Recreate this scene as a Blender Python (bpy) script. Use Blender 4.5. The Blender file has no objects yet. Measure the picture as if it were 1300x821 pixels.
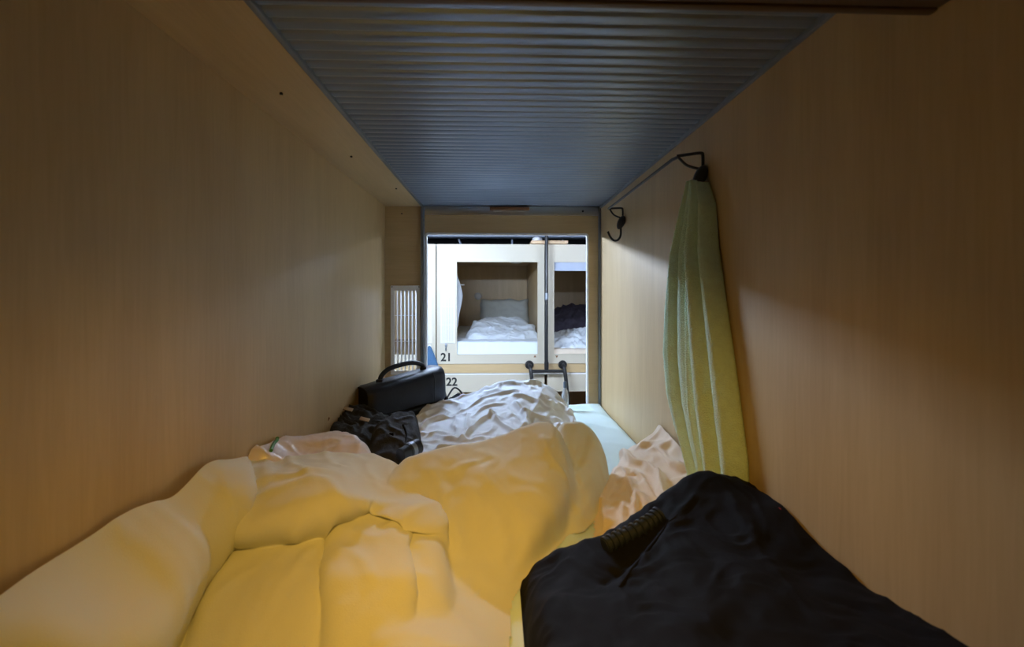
import bpy, bmesh, math
import numpy as np
from mathutils import Vector, Matrix, noise as mnoise

S = bpy.context.scene
COL = S.collection
# ------------------------------------------------------------------ camera geometry
F = 560.0                    # focal length in pixels of the 1300 px wide frame
ZC = 2.25                    # camera height above the corridor floor
PPY = 374.0
TH = math.atan(19.0 / F)     # the camera is turned slightly to the right
FW = (math.sin(TH), math.cos(TH)); RT = (math.cos(TH), -math.sin(TH))

def P(px, py, Y):
    """point of the place seen at a pixel, at depth Y along the capsule"""
    a = (px - 650.0) / F
    dx = FW[0] + RT[0] * a; dy = FW[1] + RT[1] * a
    s = Y / dy
    return Vector((dx * s, Y, ZC + (PPY - py) / F * s))

def proj(x, y, z):
    c = x * FW[0] + y * FW[1]; r = x * RT[0] + y * RT[1]
    return 650 + F * r / c, PPY - F * (z - ZC) / c

# ------------------------------------------------------------------ materials
def _nodes(name):
    m = bpy.data.materials.new(name); m.use_nodes = True
    nt = m.node_tree; b = nt.nodes['Principled BSDF']
    return m, nt, b

def plain(name, col, rough=0.6, metal=0.0, var=0.06, scale=14.0, bump=0.0, bscale=200.0, sheen=0.0, stretch=(1, 1, 1), coat=0.0, spec=0.5):
    m, nt, b = _nodes(name)
    b.inputs['Roughness'].default_value = rough; b.inputs['Metallic'].default_value = metal
    b.inputs['Specular IOR Level'].default_value = spec
    if sheen: b.inputs['Sheen Weight'].default_value = sheen
    if coat: b.inputs['Coat Weight'].default_value = coat
    tc = nt.nodes.new('ShaderNodeTexCoord'); mp = nt.nodes.new('ShaderNodeMapping')
    mp.inputs['Scale'].default_value = stretch
    nt.links.new(tc.outputs['Object'], mp.inputs['Vector'])
    n = nt.nodes.new('ShaderNodeTexNoise'); n.inputs['Scale'].default_value = scale; n.inputs['Detail'].default_value = 4
    nt.links.new(mp.outputs['Vector'], n.inputs['Vector'])
    r = nt.nodes.new('ShaderNodeValToRGB')
    r.color_ramp.elements[0].position = .3; r.color_ramp.elements[1].position = .7
    r.color_ramp.elements[0].color = tuple(c * (1 - var) for c in col) + (1,)
    r.color_ramp.elements[1].color = tuple(min(1, c * (1 + var)) for c in col) + (1,)
    nt.links.new(n.outputs['Fac'], r.inputs['Fac']); nt.links.new(r.outputs['Color'], b.inputs['Base Color'])
    if bump:
        n2 = nt.nodes.new('ShaderNodeTexNoise'); n2.inputs['Scale'].default_value = bscale; n2.inputs['Detail'].default_value = 3
        nt.links.new(mp.outputs['Vector'], n2.inputs['Vector'])
        bp = nt.nodes.new('ShaderNodeBump'); bp.inputs['Strength'].default_value = bump; bp.inputs['Distance'].default_value = .004
        nt.links.new(n2.outputs['Fac'], bp.inputs['Height']); nt.links.new(bp.outputs['Normal'], b.inputs['Normal'])
    return m

def wood(name, col, axis='z', rough=.42, var=.10):
    """laminate with a fine straight grain along one axis"""
    m, nt, b = _nodes(name)
    b.inputs['Roughness'].default_value = rough
    tc = nt.nodes.new('ShaderNodeTexCoord')
    def noise(sc_long, sc_cross, detail):
        mp = nt.nodes.new('ShaderNodeMapping')
        s = [sc_cross] * 3; s['xyz'.index(axis)] = sc_long
        mp.inputs['Scale'].default_value = s
        n = nt.nodes.new('ShaderNodeTexNoise'); n.inputs['Scale'].default_value = 1; n.inputs['Detail'].default_value = detail
        n.inputs['Distortion'].default_value = .6
        nt.links.new(tc.outputs['Object'], mp.inputs['Vector']); nt.links.new(mp.outputs['Vector'], n.inputs['Vector'])
        return n
    n1 = noise(1.2, 9, 3); n2 = noise(7, 130, 4)
    mx = nt.nodes.new('ShaderNodeMix'); mx.inputs['Factor'].default_value = .4
    nt.links.new(n1.outputs['Fac'], mx.inputs['A']); nt.links.new(n2.outputs['Fac'], mx.inputs['B'])
    r = nt.nodes.new('ShaderNodeValToRGB')
    r.color_ramp.elements[0].position = .35; r.color_ramp.elements[1].position = .65
    r.color_ramp.elements[0].color = (col[0] * (1 - var), col[1] * (1 - var * 1.3), col[2] * (1 - var * 1.7), 1)
    r.color_ramp.elements[1].color = tuple(min(1, c * (1 + var * .6)) for c in col) + (1,)
    nt.links.new(mx.outputs['Result'], r.inputs['Fac']); nt.links.new(r.outputs['Color'], b.inputs['Base Color'])
    return m

def emit(name, col, strength):
    m, nt, b = _nodes(name)
    b.inputs['Base Color'].default_value = (*col, 1); b.inputs['Emission Color'].default_value = (*col, 1)
    b.inputs['Emission Strength'].default_value = strength
    return m

M = {}
M['wall'] = wood('maple_laminate', (.57, .42, .225))
M['wall_h'] = wood('maple_laminate_level', (.56, .41, .22), axis='x')
M['soffit'] = wood('maple_laminate_long', (.57, .42, .225), axis='y')
M['darkwood'] = wood('dark_stained_board', (.10, .06, .04), axis='x')
M['cream'] = plain('cream_lacquer', (.60, .545, .43), .45, var=.015, scale=3)
M['white'] = plain('white_plastic', (.80, .80, .80), .4, var=.02)
M['metal'] = plain('grey_steel_trim', (.26, .29, .33), .42, .75, var=.08)
M['ceil'] = plain('ribbed_grey_sheet', (.25, .305, .40), .34, .6, var=.07, scale=5, spec=.5)
M['polish'] = plain('brushed_rail', (.62, .60, .57), .28, .95, var=.05, stretch=(1, 30, 30))
M['black'] = plain('black_enamel', (.012, .012, .014), .35, var=.1)
M['leather'] = plain('black_leather', (.007, .010, .017), .45, var=.2, scale=20, bump=.3, bscale=260, spec=.35)
M['nylon'] = plain('black_nylon', (.004, .004, .006), .75, var=.2, bump=.25, bscale=500, spec=.12)
M['rubber'] = plain('black_rubber', (.022, .028, .04), .3, var=.1)
M['charcoal'] = plain('charcoal_canvas', (.015, .015, .015), .8, var=.3, scale=30, bump=.4, bscale=300)
M['darkcloth'] = plain('dark_olive_cloth', (.012, .012, .010), .85, var=.3, scale=30, bump=.4, bscale=300)
M['duvet'] = plain('off_white_cotton', (.71, .715, .60), .85, var=.015, scale=8, bump=.10, bscale=420, sheen=.15)
M['cotton'] = plain('white_cotton', (.76, .82, .87), .85, var=.015, scale=8, bump=.08, bscale=420, sheen=.1)
M['sheet'] = plain('pale_aqua_sheet', (.66, .82, .82), .85, var=.02, scale=8, bump=.08, bscale=420)
M['towel'] = plain('pale_green_terry', (.68, .90, .72), .95, var=.05, scale=60, bump=1.0, bscale=330, sheen=.1)
M['fleece'] = plain('beige_fleece', (.80, .68, .54), .95, var=.03, scale=20, bump=.35, bscale=380, sheen=.35)
M['bluecloth'] = plain('blue_cloth', (.05, .13, .25), .85, var=.15, bump=.2)
M['greypillow'] = plain('grey_pillowcase', (.50, .52, .48), .85, var=.05)
M['purple'] = plain('dark_violet_cloth', (.05, .045, .07), .9, var=.3)
M['plank'] = wood('pine_plank', (.66, .46, .28), axis='x')
M['paper'] = plain('white_paper', (.8, .8, .8), .8, var=.02)
M['pink'] = plain('milky_bag_film', (.78, .70, .69), .3, var=.06, scale=10, coat=.4)
M['green'] = plain('green_bag_print', (.05, .22, .06), .4, var=.1)
M['brown'] = plain('brown_tag', (.22, .10, .04), .6)
M['tan'] = plain('tan_label', (.42, .34, .24), .7)
M['dark'] = plain('dark_paint', (.012, .013, .016), .7)
M['duct'] = plain('blue_grey_duct', (.30, .34, .42), .5)
M['floor'] = plain('grey_vinyl', (.30, .30, .30), .5)
M['ink'] = plain('black_ink', (.01, .01, .01), .6)
M['blind'] = plain('blue_grey_blind', (.42, .47, .58), .6, var=.02)
M['lampglass'] = plain('opal_cover', (.75, .75, .72), .3)
M['bluecap'] = plain('slate_cap', (.08, .11, .15), .4)
M['redtag'] = plain('red_thread', (.25, .01, .01), .7)

m, nt, b = _nodes('cloudy_clear_plastic')
b.inputs['Base Color'].default_value = (.85, .87, .9, 1); b.inputs['Roughness'].default_value = .25
b.inputs['Transmission Weight'].default_value = .6; b.inputs['IOR'].default_value = 1.3
M['bottle'] = m

# ------------------------------------------------------------------ object helpers
ORG = {}
def _finish(o, me, mat, angle):
    if mat is not None: me.materials.append(mat)
    if angle is None: me.shade_flat()
    else:
        me.shade_smooth()
        if angle < 179: me.set_sharp_from_angle(angle=math.radians(angle))

def obj(name, bm, mat, parent=None, angle=40, origin=None):
    me = bpy.data.meshes.new(name)
    bmesh.ops.recalc_face_normals(bm, faces=bm.faces) if angle != 181 else None
    bm.to_mesh(me); bm.free()
    return obj_me(name, me, mat, parent, angle, origin)

def obj_me(name, me, mat, parent=None, angle=40, origin=None):
    o = bpy.data.objects.new(name, me); COL.objects.link(o)
    if parent is not None:
        org = ORG[parent.name]; o.parent = parent
        me.transform(Matrix.Translation(-org)); ORG[o.name] = org
    else:
        if origin is None:
            co = [v.co for v in me.vertices]
            origin = Vector(((min(c.x for c in co) + max(c.x for c in co)) / 2, (min(c.y for c in co) + max(c.y for c in co)) / 2, min(c.z for c in co)))
        me.transform(Matrix.Translation(-origin)); o.location = origin; ORG[o.name] = Vector(origin)
    _finish(o, me, mat, angle)
    return o

def tag(o, label, cat, group=None):
    o['label'] = label; o['category'] = cat
    if group: o['group'] = group
    return o

def thing(name, loc, label, cat, group=None):
    o = bpy.data.objects.new(name, None); COL.objects.link(o); o.location = loc
    o.empty_display_size = .05; ORG[o.name] = Vector(loc)
    return tag(o, label, cat, group)

def struct(name, bm, mat, angle=40):
    o = obj(name, bm, mat, None, angle, origin=Vector((0, 0, 0))); o['kind'] = 'structure'
    return o

def box(bm, lo, hi, bev=0.0, seg=2):
    r = bmesh.ops.create_cube(bm, size=1.0)
    vs = r['verts']
    for v in vs:
        v.co = Vector(((lo[i] + hi[i]) / 2 + v.co[i] * (hi[i] - lo[i]) for i in range(3)))
    if bev:
        es = list({e for v in vs for e in v.link_edges})
        bmesh.ops.bevel(bm, geom=es, offset=bev, segments=seg, profile=.5, affect='EDGES')
    return bm

def newbox(lo, hi, bev=0.0, seg=2):
    return box(bmesh.new(), lo, hi, bev, seg)

def tube(bm, pts, r, n=10, caps=True, closed=False):
    pts = [Vector(p) for p in pts]; N = len(pts)
    rr = r if hasattr(r, '__len__') else [r] * N
    rings = []; up = None
    for i, p in enumerate(pts):
        if closed: t = (pts[(i + 1) % N] - pts[i - 1]).normalized()
        else: t = (pts[min(i + 1, N - 1)] - pts[max(i - 1, 0)]).normalized()
        if up is None:
            up = Vector((0, 0, 1)) if abs(t.z) < .9 else Vector((1, 0, 0))
        up = (up - t * up.dot(t)).normalized(); sd = t.cross(up)
        rings.append([bm.verts.new(p + (up * math.cos(a) + sd * math.sin(a)) * rr[i]) for a in [2 * math.pi * k / n for k in range(n)]])
    for i in range(N if closed else N - 1):
        a = rings[i]; b2 = rings[(i + 1) % N]
        for k in range(n):
            bm.faces.new((a[k], a[(k + 1) % n], b2[(k + 1) % n], b2[k]))
    if caps and not closed:
        bm.faces.new(rings[0][::-1]); bm.faces.new(rings[-1])
    return bm

def smooth_path(pts, n=8):
    """Catmull-Rom through the points"""
    pts = [Vector(p) for p in pts]; out = []
    for i in range(len(pts) - 1):
        p0 = pts[max(i - 1, 0)]; p1 = pts[i]; p2 = pts[i + 1]; p3 = pts[min(i + 2, len(pts) - 1)]
        for k in range(n):
            t = k / n
            out.append(.5 * ((2 * p1) + (p2 - p0) * t + (2 * p0 - 5 * p1 + 4 * p2 - p3) * t * t + (3 * p1 - p0 - 3 * p2 + p3) * t ** 3))
    out.append(pts[-1]); return out

def rrect(x0, x1, z0, z1, r, k=5):
    out = []
    for cx, cz, a0 in ((x1 - r, z1 - r, 0), (x0 + r, z1 - r, 90), (x0 + r, z0 + r, 180), (x1 - r, z0 + r, 270)):
        for i in range(k + 1):
            a = math.radians(a0 + 90 * i / k); out.append((cx + r * math.cos(a), cz + r * math.sin(a)))
    return out

def frame(bm, outer, inner, y0, y1, ro=.003, ri=.012):
    """a flat ring (in the XZ plane) with rounded corners, y0 (front) to y1"""
    lo = rrect(*outer, ro); li = rrect(*inner, ri); n = len(lo)
    V = [[bm.verts.new((x, y, z)) for x, z in L] for L, y in ((lo, y0), (li, y0), (li, y1), (lo, y1))]
    for a in range(4):
        A, B = V[a], V[(a + 1) % 4]
        for i in range(n):
            bm.faces.new((A[i], A[(i + 1) % n], B[(i + 1) % n], B[i]))
    return bm

# ------------------------------------------------------------------ numeric cloth tools
rng = np.random.RandomState(7)
_G = rng.randn(256, 2); _G /= np.linalg.norm(_G, axis=1)[:, None]
_PM = np.concatenate([rng.permutation(256)] * 2)
def perlin(x, y):
    xi = np.floor(x).astype(int); yi = np.floor(y).astype(int); xf = x - xi; yf = y - yi
    def g(ix, iy, dx, dy):
        h = _PM[(_PM[ix & 255] + iy) & 255]; v = _G[h]
        return v[..., 0] * dx + v[..., 1] * dy
    u = xf ** 3 * (xf * (xf * 6 - 15) + 10); v = yf ** 3 * (yf * (yf * 6 - 15) + 10)
    a = g(xi, yi, xf, yf); b = g(xi + 1, yi, xf - 1, yf); c = g(xi, yi + 1, xf, yf - 1); d = g(xi + 1, yi + 1, xf - 1, yf - 1)
    return 1.5 * ((a * (1 - u) + b * u) * (1 - v) + (c * (1 - u) + d * u) * v)
def fbm(x, y, o=3, seed=0):
    s = 0; a = 1.0
    for i in range(o):
        s = s + a * perlin(x * 2 ** i + 17.3 * seed + 5 * i, y * 2 ** i - 9.1 * seed + 3 * i); a *= .5
    return s
def ridged(x, y, warp=.5, seed=0, o=2):
    """creases: sharp crests with soft hollows between"""
    wx = x + warp * fbm(x * .7, y * .7, 2, seed + 11); wy = y + warp * fbm(x * .7, y * .7, 2, seed + 23)
    s = 0; a = 1.0
    for i in range(o):
        n = 1 - np.abs(perlin(wx * 2 ** i + 31 * seed, wy * 2 ** i + 7 * seed + i * 13)) * 1.6
        s = s + a * np.clip(n, 0, 1) ** 1.6; a *= .45
    return s

def tps(pts):
    """thin-plate surface z(x,y) through points"""
    p = np.array([[q[0], q[1], q[2]] for q in pts]); n = len(p)
    def U(r2): return np.where(r2 > 1e-12, r2 * np.log(r2 + 1e-12), 0)
    r2 = ((p[:, None, :2] - p[None, :, :2]) ** 2).sum(-1)
    A = np.zeros((n + 3, n + 3)); A[:n, :n] = U(r2) + np.eye(n) * 2e-4
    A[:n, n] = 1; A[:n, n + 1:] = p[:, :2]; A[n, :n] = 1; A[n + 1:, :n] = p[:, :2].T
    w = np.linalg.solve(A, np.concatenate([p[:, 2], [0, 0, 0]]))
    def f(X, Y):
        r = w[n] + w[n + 1] * X + w[n + 2] * Y
        for i in range(n): r = r + w[i] * U((X - p[i, 0]) ** 2 + (Y - p[i, 1]) ** 2)
        return r
    return f

def poly_sd(poly, X, Y):
    """distance to a polygon outline, positive inside"""
    q = np.array([[a[0], a[1]] for a in poly]); n = len(q)
    d = np.full(X.shape, 9.0); ins = np.zeros(X.shape, bool)
    for i in range(n):
        ax, ay = q[i]; bx, by = q[(i + 1) % n]; ex, ey = bx - ax, by - ay
        t = np.clip(((X - ax) * ex + (Y - ay) * ey) / (ex * ex + ey * ey + 1e-12), 0, 1)
        d = np.minimum(d, np.hypot(X - ax - t * ex, Y - ay - t * ey))
        c = ((ay > Y) != (by > Y)) & (X < (bx - ax) * (Y - ay) / (by - ay + 1e-12) + ax)
        ins ^= c
    return np.where(ins, d, -d)

def line_d(pts, X, Y):
    d = np.full(X.shape, 9.0)
    for a, b in zip(pts[:-1], pts[1:]):
        ex, ey = b[0] - a[0], b[1] - a[1]
        t = np.clip(((X - a[0]) * ex + (Y - a[1]) * ey) / (ex * ex + ey * ey + 1e-12), 0, 1)
        d = np.minimum(d, np.hypot(X - a[0] - t * ex, Y - a[1] - t * ey))
    return d

def puff(sd, w):
    t = np.clip(sd / w, 0, 1); return np.sqrt(np.clip(1 - (1 - t) ** 2, 0, 1))

def I(lst):            # image-anchored control points -> world points
    return [P(*q) for q in lst]

def PZ(px, py, z):     # the point of a sight line at a height below the camera
    Yd = 1.0
    for _ in range(3):
        p = P(px, py, Yd); Yd *= z / (p.z - ZC)
    return P(px, py, Yd)

def layer(X, Y, poly, pts, w, zb):
    sd = poly_sd(poly, X, Y); h = tps(pts)(X, Y)
    return zb + np.maximum(h - zb, 0) * puff(sd, w), sd

def grid(x0, x1, y0, y1, step):
    nx = int((x1 - x0) / step) + 1; ny = int((y1 - y0) / step) + 1
    return np.meshgrid(np.linspace(x0, x1, nx), np.linspace(y0, y1, ny))

def field_normals(X, Y, Z):
    gy, gx = np.gradient(Z); dx = X[0, 1] - X[0, 0]; dy = Y[1, 0] - Y[0, 0]
    n = np.stack([-gx / dx, -gy / dy, np.ones_like(Z)], -1)
    return n / np.linalg.norm(n, axis=-1)[..., None]

def blur(A, k=1):
    for _ in range(k):
        B = np.pad(A, 1, mode='edge')
        A = (B[1:-1, 1:-1] * 4 + B[:-2, 1:-1] * 2 + B[2:, 1:-1] * 2 + B[1:-1, :-2] * 2 + B[1:-1, 2:] * 2 + B[:-2, :-2] + B[:-2, 2:] + B[2:, :-2] + B[2:, 2:]) / 16
    return A

def field_mesh(name, X, Y, Z, zb, disp=None, xlim=None):
    """closed-down-to-the-bed mesh of a height field; disp moves it along its normals"""
    keep = Z > zb + .0015
    Zc = np.maximum(Z, zb + .0005)
    V = np.stack([X, Y, Zc], -1)
    if disp is not None:
        nrm = field_normals(X, Y, blur(Zc, 3)); V = V + nrm * (disp * np.clip((Zc - zb) / .02, 0, 1))[..., None]
        V[..., 2] = np.maximum(V[..., 2], zb + .0005)
    if xlim: V[..., 0] = np.clip(V[..., 0], *xlim)
    ny, nx = X.shape
    idx = np.arange(nx * ny).reshape(ny, nx)
    k = keep[:-1, :-1] | keep[1:, :-1] | keep[:-1, 1:] | keep[1:, 1:]
    q = np.stack([idx[:-1, :-1], idx[:-1, 1:], idx[1:, 1:], idx[1:, :-1]], -1)[k]
    used = np.unique(q); remap = -np.ones(nx * ny, int); remap[used] = np.arange(len(used))
    me = bpy.data.meshes.new(name)
    me.from_pydata(V.reshape(-1, 3)[used].tolist(), [], remap[q].tolist()); me.update()
    return me

def bil(G, x0, y0, dx, dy, x, y):
    fx = np.clip((x - x0) / dx, 0, G.shape[1] - 1.001); fy = np.clip((y - y0) / dy, 0, G.shape[0] - 1.001)
    ix = fx.astype(int); iy = fy.astype(int); fx = fx - ix; fy = fy - iy
    return (G[iy, ix] * (1 - fx) + G[iy, ix + 1] * fx) * (1 - fy) + (G[iy + 1, ix] * (1 - fx) + G[iy + 1, ix + 1] * fx) * fy

def drape(X, Y, Z, zb, gx, gy, steps=160, iters=8, span=2, kb=.25, gap=.02, noise=.004, grav=.00035, seed=1, xlim=None, pre=0.0, mu=.85):
    """settle a loose cloth (rest lengths grown by gx, gy) over the shape Z: real buckled folds"""
    base = np.maximum(blur(Z, 2) - gap, zb)
    x0, y0, dx, dy = X[0, 0], Y[0, 0], X[0, 1] - X[0, 0], Y[1, 0] - Y[0, 0]
    p = np.stack([X, Y, np.maximum(Z, zb)], -1); start = p.copy()
    rs = np.random.RandomState(seed)
    n = fbm(X * 16, Y * 16, 2, seed) * noise + rs.randn(*Z.shape) * noise * .1
    act = np.clip((Z - zb - .004) / .03, 0, 1)
    nr = field_normals(X, Y, blur(Z, 2)); p = p + nr * (pre * act)[..., None]; start = p.copy(); p = p + nr * (n * act)[..., None]; q = p.copy()
    w = (Z > zb + .004).astype(float); w[0] = w[-1] = 0; w[:, 0] = w[:, -1] = 0
    GX = gx if hasattr(gx, 'shape') else np.full(Z.shape, gx); GY = gy if hasattr(gy, 'shape') else np.full(Z.shape, gy)
    def con(di, dj, k, grow, st):
        ny, nx = Z.shape
        ja, jb = (0, nx - dj) if dj >= 0 else (-dj, nx)
        A = (slice(0, ny - di), slice(ja, jb)); B = (slice(di, ny), slice(ja + dj, jb + dj))
        L0 = np.linalg.norm(start[A] - start[B], axis=-1)
        return [A, B, L0, grow[A], k, st]
    C = [con(0, 1, 1, GX, 1), con(1, 0, 1, GY, 1), con(1, 1, .6, (GX + GY) / 2, 1), con(1, -1, .6, (GX + GY) / 2, 1),
         con(0, span, kb, GX, 0), con(span, 0, kb, GY, 0)]
    for t in range(steps):
        g = min(1, t / (steps * .6))
        v = (p - q) * .85; q = p.copy()
        p = p + v * w[..., None]; p[..., 2] -= grav * w
        for it in range(iters):
            acc = np.zeros_like(p); cnt = np.full(Z.shape, 1e-6)
            for A, B, L0, G, k, st in C:
                L = L0 * (1 + G * g); d = p[B] - p[A]; l = np.linalg.norm(d, axis=-1) + 1e-9
                e = (l - L) / l
                if not st: e = np.minimum(e, 0)          # bending: only resists folding up
                wa, wb = w[A], w[B]; c = (k * e / (wa + wb + 1e-6))[..., None] * d
                acc[A] += c * wa[..., None]; acc[B] -= c * wb[..., None]; cnt[A] += k; cnt[B] += k
            p = p + acc * (1.5 / cnt)[..., None]
            b = bil(base, x0, y0, dx, dy, p[..., 0], p[..., 1])
            low = p[..., 2] < b
            p[..., 2] = np.where(low, b, p[..., 2])
            if xlim: p[..., 0] = np.clip(p[..., 0], *xlim)
        low = p[..., 2] <= b + 1e-4
        q = np.where(low[..., None], q + (p - q) * mu, q + (p - q) * .3)
    p[..., 2] = np.maximum(p[..., 2], zb + .0005)
    return p

def smooth_grid(p, k=1):
    return np.stack([blur(p[..., c], k) for c in range(3)], -1)

def up2(p):
    """cubic upsampling of a grid of points by two"""
    def ax(q):
        r = np.concatenate([q[:1] * 2 - q[1:2], q, q[-1:] * 2 - q[-2:-1]], 0)
        mid = (-r[:-3] + 9 * r[1:-2] + 9 * r[2:-1] - r[3:]) / 16
        out = np.empty((q.shape[0] * 2 - 1,) + q.shape[1:]); out[0::2] = q; out[1::2] = mid; return out
    return ax(ax(p).swapaxes(0, 1)).swapaxes(0, 1)

def points_mesh(name, p, zb, eps=.002):
    keep = p[..., 2] > zb + eps
    ny, nx = keep.shape; idx = np.arange(nx * ny).reshape(ny, nx)
    k = keep[:-1, :-1] | keep[1:, :-1] | keep[:-1, 1:] | keep[1:, 1:]
    q = np.stack([idx[:-1, :-1], idx[:-1, 1:], idx[1:, 1:], idx[1:, :-1]], -1)[k]
    used = np.unique(q); remap = -np.ones(nx * ny, int); remap[used] = np.arange(len(used))
    me = bpy.data.meshes.new(name); me.from_pydata(p.reshape(-1, 3)[used].tolist(), [], remap[q].tolist()); me.update()
    return me

def hit(px, py, X, Y, Z, y0=.3, y1=2.3, lift=0.0):
    """where the sight line of a pixel meets a height field"""
    for Yd in np.arange(y0, y1, .004):
        p = P(px, py, Yd)
        ix = (p.x - X[0, 0]) / (X[0, 1] - X[0, 0]); iy = (p.y - Y[0, 0]) / (Y[1, 0] - Y[0, 0])
        if 0 <= ix < X.shape[1] - 1 and 0 <= iy < X.shape[0] - 1:
            if Z[int(iy), int(ix)] > p.z: return p + Vector((0, 0, lift))
    return P(px, py, y1)

def creases(X, Y, Z, lines, y0=.3, y1=2.3):
    """sum of tent-shaped folds along lines seen in the photo: (points, height, width)"""
    out = np.zeros(X.shape)
    for pts, amp, w_ in lines:
        q = smooth_path([hit(px, py, X, Y, Z, y0, y1) for px, py in pts], 5)
        r = line_d(q, X, Y); out = out + amp * np.exp(-(r / w_) ** 1.3) - .35 * amp * np.exp(-(r / (2.6 * w_)) ** 2)
    return out

# ================================================================== THE CAPSULE
XL, XR, XT = P(489, 374, 2.36).x, P(762, 374, 2.36).x, P(537, 374, 2.36).x
D = 2.36; ZT = ZC + .472; ZM = ZC - .57; YB = -.30
zq = lambda py, Y=D: P(650, py, Y).z
xq = lambda px, Y=D: P(px, 374, Y).x
ZLO = ZM - .14               # bed board

# side walls
struct('wall_left', newbox((XL - .03, YB, ZLO - .05), (XL, D + .02, ZT + .03)), M['wall'])
struct('wall_right', newbox((XR, YB, ZLO - .05), (XR + .03, D + .02, ZT + .03)), M['wall'])
struct('wall_back', newbox((XL - .03, YB - .03, ZLO - .05), (XR + .03, YB, ZT + .03)), M['wall'])
bm = newbox((XL, YB, ZLO - .03), (XR, D + .02, ZLO)); struct('floor_capsule', bm, M['wall'])
# ribbed sheet ceiling
bm = bmesh.new(); pitch = .0335; y = YB; rows = []
prof = [(0, 0), (.10, -.0012), (.30, -.0022), (.55, -.0022), (.74, -.0010), (.84, .0030), (.93, .0030)]
ys = []
while y < D:
    for f, d in prof:
        yy = y + f * pitch
        if yy <= D: ys.append((yy, d))
    y += pitch
ys.append((D, 0))
for yy, d in ys:
    rows.append([bm.verts.new((x, yy, ZT + d)) for x in (XT - .004, (XT + XR) / 2, XR + .001)])
for a, b2 in zip(rows[:-1], rows[1:]):
    for i in range(2): bm.faces.new((a[i], a[i + 1], b2[i + 1], b2[i]))
box(bm, (XL, YB, ZT + .02), (XR, D, ZT + .04))
struct('ceiling', bm, M['ceil'], 60)
# wooden soffit along the left of the ceiling, with its lower ledge
bm = newbox((XL, YB, ZT - .004), (XT - .004, D, ZT + .02), .001)
struct('trim_1', bm, M['soffit'])
bm = newbox((XT - .006, YB, ZT - .010), (XT + .006, D - .012, ZT + .004), .002)
box(bm, (XT - .010, D - .024, ZM - .05), (XT + .010, D - .001, ZT - .002), .004)
struct('trim_2', bm, M['metal'])
bm = newbox((XR - .008, YB, ZT - .012), (XR + .001, D - .012, ZT + .004), .002)
box(bm, (XR - .012, D - .024, ZM - .05), (XR, D - .001, ZT - .002), .004)
struct('trim_3', bm, M['metal'])
# screws of the soffit
def screw(px, py):
    k = (ZT - .004 - ZC) * F / (PPY - py)
    for _ in range(3):
        p = P(px, py, k)
    c = P(px, py, k); c.z = ZT - .006
    bm = bmesh.new(); bmesh.ops.create_cone(bm, cap_ends=True, segments=12, radius1=.004, radius2=.003, depth=.004, matrix=Matrix.Translation(c))
    return obj('screw', bm, M['dark'])
for (px, py, w_) in ((357, 122, 'nearest of a row of three'), (446, 200, 'middle of a row of three'), (503, 240, 'farthest of a row of three')):
    tag(screw(px, py), 'tiny screw in the wooden strip left of the ceiling, ' + w_, 'screw', 'soffit screws')

# front wall: board with the vent, header, stiles and sill
ox0, ox1 = xq(541), xq(746); oz1 = zq(297); oz0 = ZC - .655
vx0, vx1, vz1, vz0 = xq(500), xq(530), zq(368), zq(470)
bm = bmesh.new()
frame(bm, (XL, XT - .008, ZLO, ZT - .004), (vx0, vx1, vz0, vz1), D - .003, D + .018, .001, .002)
struct('wall_front_left', bm, M['wall_h'])
bm = bmesh.new()
frame(bm, (XT - .009, XR, ZLO, ZT), (ox0, ox1, oz0, oz1), D, D + .018, .001, .012)
struct('wall_front', bm, M['wall_h'])
bm = bmesh.new()
frame(bm, (ox0 - .005, ox1 + .005, oz0 - .005, oz1 + .005), (ox0 + .004, ox1 - .004, oz0 + .006, oz1 - .004), D - .005, D + .024, .016, .012)
struct('trim_4', bm, M['white'])
# polished rail under the ceiling
bm = newbox((XT + .011, D - .016, zq(273.5)), (XR - .013, D - .001, ZT - .003), .002)
struct('trim_5', bm, M['polish'])
# latch plate on that rail
lt = thing('door_latch', P(647, 266, D - .02), 'small dark brown latch under the ceiling, on the shiny rail above the opening', 'latch')
obj('latch_body', newbox((xq(622, D - .03), D - .045, zq(266.5, D - .03)), (xq(672, D - .03), D - .0165, zq(263.0, D - .03)), .002), M['brown'], lt)
obj('strike_plate', newbox((xq(626, D - .03), D - .030, zq(268, D - .03)), (xq(668, D - .03), D - .0163, zq(266.6, D - .03)), .0006), M['polish'], lt)
bm = bmesh.new(); c = P(740, 268, D - .017)
bmesh.ops.create_cone(bm, cap_ends=True, segments=14, radius1=.006, radius2=.004, depth=.004, matrix=Matrix.Translation(c) @ Matrix.Rotation(math.pi / 2, 4, 'X'))
tag(obj('screw', bm, M['dark']), 'small dark screw in the shiny rail, right of the latch', 'screw')
bm = bmesh.new(); c = P(510, 271, D - .0045)
bmesh.ops.create_cone(bm, cap_ends=True, segments=14, radius1=.004, radius2=.003, depth=.003, matrix=Matrix.Translation(c) @ Matrix.Rotation(math.pi / 2, 4, 'X'))
tag(obj('screw', bm, M['dark']), 'tiny dark screw near the top of the left front board, above the vent', 'screw')

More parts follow.
